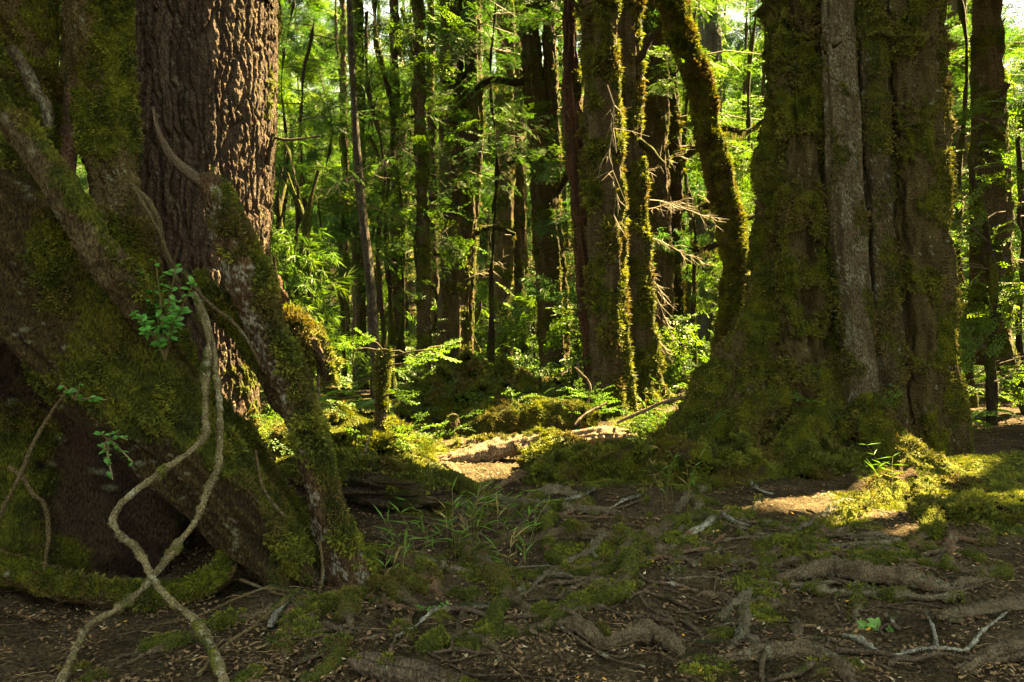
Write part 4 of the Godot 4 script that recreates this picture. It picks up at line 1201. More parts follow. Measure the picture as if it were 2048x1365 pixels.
func log_thing(called: String, label: String, list: Array, d: float, o: Dictionary, category := "log") -> Node3D:
	var pr := path(list, d)
	var t := thing(called, label, category, pr[0][0])
	var q := {"sides": 60, "step": 0.03, "style": "moss", "amp": 0.05, "moss": 0.3, "up": 0.4, "density": 1300.0, "flute": 0.25, "mosscol": MOSS_A * 0.7, "mosscol2": MOSS_B * 0.8, "bark": Color(0.15, 0.1, 0.055), "bark2": Color(0.07, 0.045, 0.025)}
	q.merge(o, true)
	part(t, q.get("part", "trunk"), sweep(shifted(pr[0], pr[0][0]), pr[1], q), M.bark)
	flush_tufts(t, q.get("tuft", 0.035), MOSS_A, MOSS_B, q.get("droop", 0.1))
	return t

func build_mounds_and_logs():
	rng.seed = 81
	var g := func(px: float, py: float, dy := 0.0) -> Vector3: return G(px, py) + Vector3(0, dy, 0)
	mound("fern_mound", "dark rounded mound covered in ferns and small leaves before the double trunk", g.call(950, 845, -0.05), 1.35, 0.9, 0.85, 0.1, {"density": 500.0, "tone": 0.8, "lump": 0.5})
	mound("moss_mound", "lumpy mossy mound with a stub of wood before the forked tree", g.call(1110, 835, -0.05), 0.85, 0.7, 0.52, 0.0, {"density": 500.0, "lump": 0.5})
	mound("moss_mound", "rounded cushion of moss lit along its edge below the sunlit log", g.call(1130, 955, -0.02), 0.5, 0.36, 0.27, 0.3, {"density": 2200.0, "tuft": 0.035})
	mound("moss_bank", "long mossy bank with overhanging tufts beside the path", g.call(1240, 960, -0.03), 0.72, 0.38, 0.42, -0.1, {"density": 2000.0, "tuft": 0.035, "lump": 0.6})
	mound("moss_bank", "shaggy mossy bank under the fused giant's roots", g.call(1400, 965, -0.03), 0.85, 0.45, 0.44, 0.0, {"density": 1800.0, "tuft": 0.038, "lump": 0.7, "dirt": 0.0})
	mound("moss_mound", "leafy mossy hump behind the sunlit log, beside the twin stemmed tree", g.call(1350, 885, -0.05), 0.7, 0.6, 0.36, 0.2, {"density": 900.0, "lump": 0.6})
	mound("moss_bank", "steep dark mossy slope under the buttress root of the fused giant", Vector3(2.85, H(2.85, -9.3) - 0.08, -9.3), 0.9, 0.65, 0.62, 0.1, {"density": 1300.0, "tuft": 0.034, "lump": 0.45, "sharp": 1.0})
	mound("root_plate", "dark root plate heaped with moss under the fused stems", g.call(1590, 920, -0.05), 1.25, 0.8, 0.30, 0.1, {"density": 1000.0, "tone": 0.7, "lump": 0.6, "dirt": 0.05})
	mound("moss_mound", "sunlit green hummock with a smooth root on its shoulder", g.call(1985, 1045, -0.03), 0.62, 0.42, 0.22, -0.2, {"density": 2400.0, "tuft": 0.034, "lump": 0.3})
	mound("moss_mound", "low mossy rise behind the sapling, lit on top", g.call(690, 895, -0.05), 1.0, 0.7, 0.40, 0.0, {"density": 800.0, "lump": 0.5})
	log_thing("mossy_log", "broad moss covered log lying behind the sunlit log", [[890, 905, 28, 10.6], [930, 880, 40, 10.6], [990, 858, 48, 10.7], [1060, 852, 50, 10.8], [1130, 850, 46, 10.9], [1180, 860, 34, 11.0]], 10.7, {})
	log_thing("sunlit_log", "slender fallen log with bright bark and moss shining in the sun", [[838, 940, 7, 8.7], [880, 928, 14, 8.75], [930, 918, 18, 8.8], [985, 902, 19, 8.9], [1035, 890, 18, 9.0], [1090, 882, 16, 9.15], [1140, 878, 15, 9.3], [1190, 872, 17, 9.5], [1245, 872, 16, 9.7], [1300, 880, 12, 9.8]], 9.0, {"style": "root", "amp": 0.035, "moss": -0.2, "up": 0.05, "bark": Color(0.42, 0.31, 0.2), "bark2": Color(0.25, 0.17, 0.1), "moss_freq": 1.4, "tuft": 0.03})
	log_thing("bark_log", "bare barked log lying behind the sunlit log", [[870, 915, 8, 9.4], [905, 905, 15, 9.4], [960, 896, 17, 9.45], [1020, 892, 15, 9.5]], 9.4, {"style": "root", "amp": 0.03, "moss": -0.25, "bark": Color(0.3, 0.22, 0.13), "bark2": Color(0.17, 0.12, 0.07)})
	# the split log
	var s := log_thing("split_log", "dark weathered log with a splintered pointed end and green moss on top", [[560, 985, 44, 6.9], [650, 972, 50, 6.85], [720, 972, 50, 6.8], [780, 980, 46, 6.75], [835, 988, 34, 6.7], [880, 990, 16, 6.65], [905, 988, 4, 6.65]], 6.8, {"style": "wood", "amp": 0.05, "freq": 8.0, "moss": -0.2, "up": 0.55, "bark": Color(0.11, 0.085, 0.05), "bark2": Color(0.04, 0.03, 0.02), "step": 0.02, "sides": 90})
	for k in 9:
		var y0 := 955.0 + k * 8.0
		var pr := path([[690 + k * 8, y0, 7, 6.72], [760 + k * 6, y0 + 6, 7, 6.55 + 0.02 * (k % 3)], [810 + (k * 37) % 50, y0 + 10, 4, 6.5], [840 + (k * 53) % 45, y0 + 11, 1, 6.52]], 6.6)
		part(s, "splinter", sweep(shifted(pr[0], s.position), pr[1], {"sides": 8, "step": 0.03, "style": "wood", "amp": 0.01, "freq": 20.0, "moss": -0.2, "up": 0.5, "bark": Color(0.2, 0.15, 0.085), "bark2": Color(0.09, 0.065, 0.04)}), M.wood)
	# bottom log
	log_thing("path_log", "smooth rounded log end with a yellow green moss band on the litter", [[700, 1318, 10, 3.62], [725, 1328, 20, 3.6], [770, 1340, 25, 3.56], [830, 1352, 25, 3.52], [900, 1372, 22, 3.45], [960, 1395, 18, 3.4]], 3.5, {"style": "root", "amp": 0.02, "moss": -0.3, "up": 0.3, "moss_freq": 4.0, "bark": Color(0.22, 0.17, 0.12), "bark2": Color(0.12, 0.09, 0.06), "tuft": 0.012, "density": 4000.0, "lichen": 0.4})
	# broken stump and mossy log behind the arching stem
	var st := log_thing("broken_stump", "splintered reddish stump edge behind the arching stem", [[560, 720, 32, 7.6], [556, 650, 26, 7.6], [548, 600, 20, 7.6], [540, 565, 16, 7.6], [536, 535, 8, 7.6]], 7.6, {"style": "wood", "amp": 0.05, "freq": 12.0, "moss": -0.6, "bark": Color(0.15, 0.08, 0.045), "bark2": Color(0.07, 0.038, 0.024), "flute": 0.5, "sides": 40}, "stump")
	for k in 3:
		var pr := path([[545 + k * 6, 640 - k * 6, 9, 7.55], [538 + k * 7, 590 - (k * 29) % 40, 6, 7.5], [534 + k * 8, 545 - (k * 37) % 40, 1, 7.5]], 7.5)
		part(st, "splinter", sweep(shifted(pr[0], st.position), pr[1], {"sides": 8, "step": 0.04, "style": "wood", "amp": 0.01, "freq": 20.0, "moss": -0.8, "bark": Color(0.15, 0.085, 0.05), "bark2": Color(0.07, 0.04, 0.025)}), M.wood)
	log_thing("mossy_limb", "mossy fallen limb catching sun beyond the arching stem", [[550, 635, 16, 7.6], [590, 655, 22, 7.5], [625, 690, 22, 7.45], [648, 725, 16, 7.4], [655, 770, 10, 7.4]], 7.5, {"tuft": 0.05, "density": 900.0})
	log_thing("mossy_limb", "thin mossy stub of wood standing by the mossy log", [[880, 905, 22, 10.0], [895, 880, 14, 10.0], [905, 855, 10, 10.0], [910, 830, 7, 10.0]], 10.0, {"moss": 0.1})
	log_thing("mossy_limb", "short upright root post beside the bamboo grass", [[926, 1075, 12, 6.2], [922, 1045, 12, 6.2], [920, 1015, 13, 6.2], [930, 1003, 10, 6.2]], 6.2, {"style": "root", "moss": -0.3, "amp": 0.03, "bark": Color(0.26, 0.22, 0.15), "bark2": Color(0.14, 0.11, 0.07), "tuft": 0.02})
	for q in [["drooping branch thick with moss hanging over the bank", [[1480, 800, 10, 9.0], [1440, 830, 14, 8.9], [1470, 850, 14, 8.8], [1500, 880, 13, 8.6], [1512, 910, 10, 8.5], [1530, 935, 6, 8.4]]],
			["mossy branch reaching across the bank towards the sunlit log", [[1330, 925, 7, 8.3], [1370, 895, 9, 8.4], [1410, 870, 11, 8.5], [1450, 862, 11, 8.6], [1500, 870, 10, 8.7], [1560, 885, 8, 8.8]]],
			["forked mossy branch lying along the top of the bank", [[1260, 905, 6, 8.5], [1300, 915, 8, 8.4], [1350, 905, 9, 8.4], [1400, 890, 9, 8.4], [1450, 895, 8, 8.4], [1490, 905, 6, 8.4]]],
			["rounded mossy root arching out of the bank", [[1050, 935, 10, 8.3], [1080, 905, 14, 8.5], [1120, 890, 14, 8.6], [1170, 905, 13, 8.5], [1190, 935, 12, 8.3], [1195, 960, 9, 8.2]]]]:
		log_thing("mossy_branch", q[0], q[1], 8.5, {"sides": 28, "amp": 0.025, "moss": 0.35, "tuft": 0.04, "density": 2200.0, "droop": 0.9}, "branch")
	for q in [["bare straight twig leaning from the bank to the twin stemmed tree", [[1235, 846, 3, 9.6], [1290, 822, 3.5, 9.4], [1340, 802, 3.5, 9.2], [1440, 790, 2.5, 9.0]]],
			["short bare twig leaning on the mossy mound", [[1215, 805, 2.5, 10.8], [1170, 830, 3, 10.6], [1150, 850, 3, 10.5]]],
			["thin bare upright twig above the mossy mound", [[1176, 810, 3, 11.0], [1180, 770, 2.5, 11.0], [1160, 745, 2, 11.0], [1150, 735, 1.5, 11.0]]],
			["bare twig curving over the root plate", [[1640, 830, 2, 8.9], [1680, 802, 3, 8.85], [1730, 805, 3, 8.8], [1790, 830, 2, 8.8]]],
			["crooked dead twig rising from the sunlit mossy root", [[650, 965, 4, 6.9], [652, 915, 4.5, 6.9], [654, 880, 4.5, 6.9], [640, 830, 4, 6.9], [638, 790, 3, 6.9], [637, 750, 2, 6.9]]],
			["dead twig branching low over the sunlit mossy root", [[655, 910, 5, 6.9], [690, 935, 5, 6.85], [680, 945, 3, 6.8], [720, 925, 2.5, 6.8], [735, 885, 2, 6.8], [748, 855, 1.5, 6.8]]],
			["pale peg of wood sticking up from the mossy mound", [[1026, 790, 3, 11.5], [1028, 778, 3, 11.5], [1030, 768, 2.5, 11.5]]],
			["tall pale peg of wood on the mossy mound", [[1160, 760, 3, 11.6], [1158, 742, 3, 11.6], [1156, 725, 2.5, 11.6]]]]:
		log_thing("twig", q[0], q[1], 9.0, {"sides": 8, "step": 0.04, "style": "root", "amp": 0.03, "moss": -0.8, "density": 0.0, "bark": Color(0.34, 0.27, 0.18), "bark2": Color(0.2, 0.15, 0.1), "part": "twig_wood"}, "twig")

# ------------------------------------------------------------------ small plants
func spray_xf(p: Vector3, dir: Vector3, s: float) -> Transform3D:
	var z := dir.normalized()
	var x := Vector3.UP.cross(z)
	if x.length() < 0.05: x = Vector3.RIGHT
	x = x.normalized()
	var b := Basis(x, z.cross(x), z) * Basis(Vector3(0, 0, 1), rng.randf_range(-0.6, 0.6))
	return Transform3D(b.scaled_local(Vector3(s, s, s)), p)

func plant(called: String, label: String, base: Vector3, stems: Array, leafsize: float, nper: int, col: Color, group := "") -> Node3D:   # stems: arrays of points relative to the base
	var t := thing(called, label, "plant", base, group)
	var s := Soup.new()
	for st in stems:
		for i in st.size() - 1:
			s.stick(st[i], st[i + 1], 0.006 * (1.0 - 0.6 * i / st.size()), 0.006 * (1.0 - 0.6 * (i + 1) / st.size()), Color(0.12, 0.1, 0.05))
	part(t, "stem", s.done(), M.dry)
	for st in stems:
		for i in nper:
			var f: float = rng.randf_range(0.25, 1.0) * (st.size() - 1)
			var k := mini(int(f), st.size() - 2)
			var p: Vector3 = st[k].lerp(st[k + 1], f - k)
			var q := Soup.new()
			var dir := Vector3(rng.randf_range(-1, 1), rng.randf_range(-0.3, 0.5), rng.randf_range(-0.4, 1)).normalized()
			var c := col * rng.randf_range(0.75, 1.3)
			q.oval(Vector3.ZERO, dir, dir.cross(Vector3(0, 0.7, 0.7) + rvec() * 0.6).normalized(), leafsize * rng.randf_range(0.6, 1.2), leafsize * 0.5, c)
			part(t, "leaf", q.done(), M.gloss, p)
	return t

func blade_clump(called: String, label: String, base: Vector3, n: int, hgt: float, col: Color, spread := 0.25):
	var t := thing(called, label, "grass", base)
	for i in n:
		var s := Soup.new()
		var a := rng.randf() * TAU
		var o := Vector3(rng.randf_range(-1, 1), 0, rng.randf_range(-0.5, 0.5)) * spread
		o.y = hs(base.x + o.x, base.z + o.z) - base.y
		var lean := Vector3(cos(a), 0, sin(a)) * rng.randf_range(0.1, 0.5)
		var h := hgt * rng.randf_range(0.5, 1.1)
		var p := o
		var dry := rng.randf() < 0.3
		for k in 4:
			var q := p + (Vector3.UP * (1.0 - 0.15 * k) + lean * (0.3 + 0.3 * k)).normalized() * h / 4.0
			s.stick(p, q, 0.0022, 0.0018, Color(0.16, 0.15, 0.05))
			if k > 0:
				for e in 2:
					var d := (lean.rotated(Vector3.UP, rng.randf_range(-2, 2)) * 2.0 + Vector3(0, rng.randf_range(-0.1, 0.6), 0) + rvec() * 0.3).normalized()
					s.leaf(q, d, d.cross(Vector3.UP).normalized(), rng.randf_range(0.08, 0.16), 0.012, (Color(0.26, 0.2, 0.08) if dry else col) * rng.randf_range(0.8, 1.3), 0.3, 0.35)
			p = q
		part(t, "blade", s.done(), M.gloss)

func fern(label: String, base: Vector3, n: int, size: float, col: Color, group := "ferns in the undergrowth"):
	var t := thing("fern", label, "fern", base, group)
	for i in n:
		var a := TAU * i / n + rng.randf_range(-0.3, 0.3)
		var o := part(t, "frond", tinted(S.frond[i % 2], col * rng.randf_range(0.8, 1.25)), M.leaf)
		o.basis = (Basis(Vector3.UP, a) * Basis(Vector3.RIGHT, rng.randf_range(-0.5, 0.1))).scaled(Vector3.ONE * size * rng.randf_range(0.8, 1.2))

var tint_cache := {}
func tinted(m: ArrayMesh, col: Color) -> ArrayMesh:
	var key := "%d_%d_%d_%d" % [m.get_instance_id(), int(col.r * 60), int(col.g * 60), int(col.b * 60)]
	if not tint_cache.has(key):
		var arr := m.surface_get_arrays(0)
		var c: PackedColorArray = arr[Mesh.ARRAY_COLOR]
		for i in c.size():
			c[i] = c[i] * col
		arr[Mesh.ARRAY_COLOR] = c
		var r := ArrayMesh.new()
		r.add_surface_from_arrays(Mesh.PRIMITIVE_TRIANGLES, arr)
		tint_cache[key] = r
	return tint_cache[key]

func build_small_plants():
	rng.seed = 91
	var green := Color(0.065, 0.2, 0.03)
	# leafy shrub on the slanting trunk
	var b := P(330, 720, 4.55)
	var stems := []
	for a in [[270, 540], [310, 520], [350, 535], [390, 560], [260, 630], [300, 600], [340, 590], [365, 615], [290, 660], [320, 690], [350, 640], [280, 580]]:
		var e := P(a[0], a[1], 4.35 + rng.randf_range(-0.1, 0.1)) - b
		stems.append([Vector3.ZERO, e * 0.5 + Vector3(0, 0.06, 0), e])
	plant("leafy_shrub", "bright green leafy shrub growing on the slanting mossy trunk", b, stems, 0.055, 18, green)
	b = P(215, 880, 4.5)
	stems = []
	for a in [[200, 870], [235, 865], [210, 905], [255, 880], [220, 940], [225, 960], [265, 925], [240, 900]]:
		var e := P(a[0], a[1], 4.45) - b
		stems.append([Vector3.ZERO, e * 0.6 + Vector3(0, 0.02, 0.02), e])
	plant("leafy_sprig", "small sprig of green leaves hanging on the dark trunk foot", b, stems, 0.035, 7, green * 0.9)
	b = P(150, 800, 4.4)
	stems = []
	for a in [[125, 770], [160, 765], [190, 795], [215, 800], [140, 785]]:
		var e := P(a[0], a[1], 4.35) - b
		stems.append([Vector3.ZERO, e * 0.5, e])
	plant("leafy_sprig", "few narrow leaves sprouting above the thin brown stem", b, stems, 0.055, 3, green * 0.8)
	b = P(545, 660, 7.4)
	# sapling
	var base := G(680 + 80, 940)
	var t := thing("sapling", "small mossy sapling with level leafy twigs beside the split log", "tree", base)
	var d := -base.z
	var pr := path([[748, 955, 13], [757, 900, 11], [762, 840, 11], [764, 770, 12], [768, 720, 12], [770, 700, 8]], d)
	part(t, "trunk", sweep(shifted(pr[0], base), pr[1], {"sides": 20, "step": 0.03, "style": "moss", "amp": 0.02, "moss": 0.2, "density": 1500.0, "bark": Color(0.12, 0.1, 0.05)}), M.bark)
	flush_tufts(t, 0.035, MOSS_A, MOSS_B)
	var xs := []
	var cs := []
	for a in [[768, 705, 700, 700, 0.3], [768, 705, 740, 680, 0.2], [768, 705, 830, 715, 0.2], [830, 715, 890, 690, -0.2], [768, 720, 880, 700, 0.4], [764, 760, 700, 770, 0.1], [765, 740, 820, 730, 0.5], [760, 800, 800, 790, 0.4], [757, 900, 850, 850, 0.3], [757, 890, 820, 870, 0.5]]:
		var p0 := P(a[0], a[1], d)
		var p1 := P(a[2], a[3], d - a[4])
		part(t, "twig", sweep(shifted([p0, p0.lerp(p1, 0.5) + Vector3(0, 0.03, 0), p1], base), [0.012, 0.008, 0.004], {"sides": 6, "step": 0.08, "style": "root", "amp": 0.02, "moss": -0.6, "bark": Color(0.22, 0.18, 0.1)}), M.root)
		for k in 3:
			var p := p0.lerp(p1, rng.randf_range(0.5, 1.05)) - base
			xs.append(spray_xf(p, (p1 - p0).normalized() + rvec() * 0.5, rng.randf_range(0.3, 0.5)))
			cs.append(Color(0.09, 0.17, 0.03) * rng.randf_range(0.8, 1.4))
	multi(t, "foliage", S.broad[0], M.leaf, xs, cs)
	# bamboo grass
	for q in [[985, 1110, 9, 0.42, 0.30], [900, 1105, 8, 0.36, 0.28], [960, 1060, 7, 0.34, 0.25], [860, 1125, 6, 0.34, 0.22], [1030, 1160, 3, 0.3, 0.08], [780, 1170, 3, 0.25, 0.1]]:
		blade_clump("bamboo_grass", ["tall clump of bamboo grass with dry stalks beside the thick mossy root", "leaning clump of bamboo grass before the split log", "bamboo grass around the upright root post", "sparse bamboo grass near the reddish brown root", "single thin tuft of bamboo grass beside a mossy root", "small nodding tuft of bamboo grass at the mossy stem foot"][[985, 900, 960, 860, 1030, 780].find(q[0])], G(q[0], q[1]), q[2], q[3], Color(0.10, 0.2, 0.03), q[4])
	blade_clump("bamboo_grass", "fresh green bamboo shoots arching in front of the mossy bank", G(1350, 1010), 8, 0.6, Color(0.10, 0.2, 0.03), 0.15)
	blade_clump("bamboo_grass", "sunlit grass sprouting on the bright mossy bank", G(1790, 985), 5, 0.4, Color(0.10, 0.2, 0.03), 0.15)
	blade_clump("bamboo_grass", "pale sunlit grass tuft at the foot of the twin stemmed tree", G(1320, 845), 8, 0.6, Color(0.10, 0.2, 0.03), 0.25)
	# rosettes
	b = G(1755, 1262)
	stems = []
	for a in [-0.08, 0.0, 0.08]:
		stems.append([Vector3.ZERO, Vector3(a, 0.03, 0.0)])
	plant("seedling", "green seedling with rounded leaves on the bare path", b, stems, 0.075, 3, Color(0.12, 0.24, 0.05))
	b = G(1690, 925)
	stems = [[Vector3.ZERO, Vector3(0.0, 0.1, 0), Vector3(0.12, 0.16, 0.05)], [Vector3.ZERO, Vector3(-0.05, 0.08, 0), Vector3(-0.1, 0.12, 0.05)]]
	plant("seedling", "small bright green seedling below the fused stems", b, stems, 0.045, 10, Color(0.07, 0.24, 0.04))
	b = G(1560, 935)
	plant("seedling", "low dark green seedling at the foot of the root plate", b, stems, 0.04, 8, Color(0.05, 0.17, 0.04))
	b = G(860, 1225)
	plant("seedling", "spreading green seedling among twigs on dark litter", b, [[Vector3.ZERO, Vector3(0.1, 0.04, 0)], [Vector3.ZERO, Vector3(-0.08, 0.05, 0.04)], [Vector3.ZERO, Vector3(0.02, 0.06, 0.1)]], 0.03, 9, Color(0.07, 0.2, 0.03))
	# leaves on the mounds
	for q in [[940, 800, 11.2, 1.0, 0.4, "low leafy cover on the dark fern mound"], [1110, 805, 11.3, 0.7, 0.25, "low leafy cover on the lumpy mossy mound"], [1360, 850, 9.8, 0.6, 0.2, "small leaves scattered over the hump by the twin stemmed tree"], [1580, 830, 8.9, 1.1, 0.35, "dark small leaves on the root plate"], [690, 860, 8.5, 1.2, 0.4, "small leaves over the rise behind the sapling"]]:
		var c := P(q[0], q[1], q[2])
		var u := thing("ground_cover", q[5], "ground cover", c)
		u.set_meta("kind", "stuff")
		xs = []
		cs = []
		for k in (40 if q[0] == 690 or q[0] == 1580 else 110):
			var p := Vector3(rng.randf_range(-1, 1) * q[3], 0, rng.randf_range(-0.7, 0.7) * q[3])
			p.y = rng.randf_range(-0.25, q[4]) * (1.0 - 0.6 * absf(p.x) / q[3]) - 0.05
			xs.append(spray_xf(p, Vector3(rng.randf_range(-1, 1), rng.randf_range(0.0, 0.9), rng.randf_range(-0.2, 1)), rng.randf_range(0.25, 0.5)))
			cs.append(Color(0.07, 0.14, 0.03) * rng.randf_range(0.6, 1.3))
		multi(u, "leaves", S.broad[1], M.leaf, xs, cs)
	# ferns
	var spots := [[900, 800], [1010, 775], [960, 770], [1080, 790], [700, 830], [730, 810], [800, 800], [830, 790], [1400, 745], [1440, 735], [1990, 800], [1950, 770], [2030, 780], [2010, 730], [1920, 850], [620, 820], [1060, 770], [1345, 755]]
	for k in spots.size():
		var p := G(spots[k][0], spots[k][1])
		p.y = minf(p.y, 3.0)
		fern("arching fern in the undergrowth %s" % beside(p), p, 7, rng.randf_range(0.9, 1.5), Color(0.09, 0.17, 0.03))

# ------------------------------------------------------------------ background woods
func lane_blocked(p: Vector3, extra := 0.0) -> bool:
	for l in lanes:
		var v: Vector3 = p - l[0]
		var along := v.dot(SUN)
		if along > 0.3 and (v - SUN * along).length_squared() < (l[1] + extra) * (l[1] + extra):
			return true
	return false

func limb_soup(s: Soup, a: Vector3, b: Vector3, r: float, col: Color):
	var mid := a.lerp(b, 0.5) + Vector3(0, a.distance_to(b) * 0.08, 0)
	s.stick(a, mid, r, r * 0.7, col)
	s.stick(mid, b, r * 0.7, r * 0.25, col)

func wood_tree(called: String, label: String, category: String, base: Vector3, hgt: float, r: float, from: float, reach: float, nlimb: int, nspray: int, sprays: Array, mat: Material, col: Color, size: float, group: String, to := 1.0):
	var t := thing(called, label, category, base, group)
	var pts := []
	var rad := []
	var lean := Vector3(rng.randf_range(-0.04, 0.04), 0, rng.randf_range(-0.04, 0.04))
	for k in 6:
		var f := k / 5.0
		pts.append(Vector3(0, -0.15 + hgt * f, 0) + lean * hgt * f + Vector3(noise.get_noise_1d(base.x * 3.0 + f * 3.0), 0, noise.get_noise_1d(base.z * 3.0 + f * 3.0)) * 0.35 * f)
		rad.append(r * (1.35 if k == 0 else 1.0 - 0.75 * f))
	var tone := rng.randf_range(0.6, 1.3)
	part(t, "trunk", sweep(pts, rad, {"sides": 12, "step": 0.35, "style": "moss", "amp": 0.06, "moss": rng.randf_range(-0.3, 0.2), "bark": Color(0.11, 0.08, 0.05) * tone, "bark2": Color(0.06, 0.042, 0.026) * tone, "seed": base.x * 2.0, "mosscol": MOSS_A * 0.7, "mosscol2": MOSS_B}), M.bark)
	var limbs := []
	for k in nlimb:
		var f: float = from + (to - from) * (k + rng.randf()) / nlimb
		var a := rng.randf() * TAU
		var idx := clampf(f, 0, 0.999) * 5.0
		var i0 := mini(int(idx), 4)
		var o: Vector3 = pts[i0].lerp(pts[i0 + 1], idx - i0)
		var rr := reach * (1.15 - 0.6 * f) * rng.randf_range(0.6, 1.15)
		var e := o + Vector3(cos(a) * rr, rr * rng.randf_range(-0.25, 0.35), sin(a) * rr)
		limbs.append([o, e])
		if r > 0.03:
			var s := Soup.new()
			limb_soup(s, o, e, maxf(0.012, r * 0.22), Color(0.06, 0.045, 0.03))
			part(t, "branch", s.done(), M.dry)
	var xs := []
	var cs := []
	var made := 0
	for k in sprays.size():
		xs.append([])
		cs.append([])
	while made < nspray:
		var l: Array = limbs[rng.randi() % limbs.size()]
		var clump := rng.randi_range(4, 9)
		var f := sqrt(rng.randf_range(0.04, 1.0))
		var c: Vector3 = l[0].lerp(l[1], f) + Vector3(0, l[0].distance_to(l[1]) * 0.16 * sin(PI * f) * 0.5, 0)
		var ctone := rng.randf_range(0.75, 1.25)
		for q in clump:
			made += 1
			var p := c + rvec() * Vector3(0.55, 0.28, 0.55) * size
			if lane_blocked(base + p, 0.65 * size):
				continue
			var dir: Vector3 = (l[1] - l[0]).normalized() + rvec() * 0.8 + Vector3(0, -0.25, 0)
			var w := rng.randi() % sprays.size()
			xs[w].append(spray_xf(p, dir, size * rng.randf_range(0.7, 1.3)))
			cs[w].append(col * ctone * Color(rng.randf_range(0.85, 1.2), 1.0, rng.randf_range(0.7, 1.2)))
	for k in sprays.size():
		if xs[k].size() > 8:
			multi(t, "crown", sprays[k], mat, xs[k], cs[k])

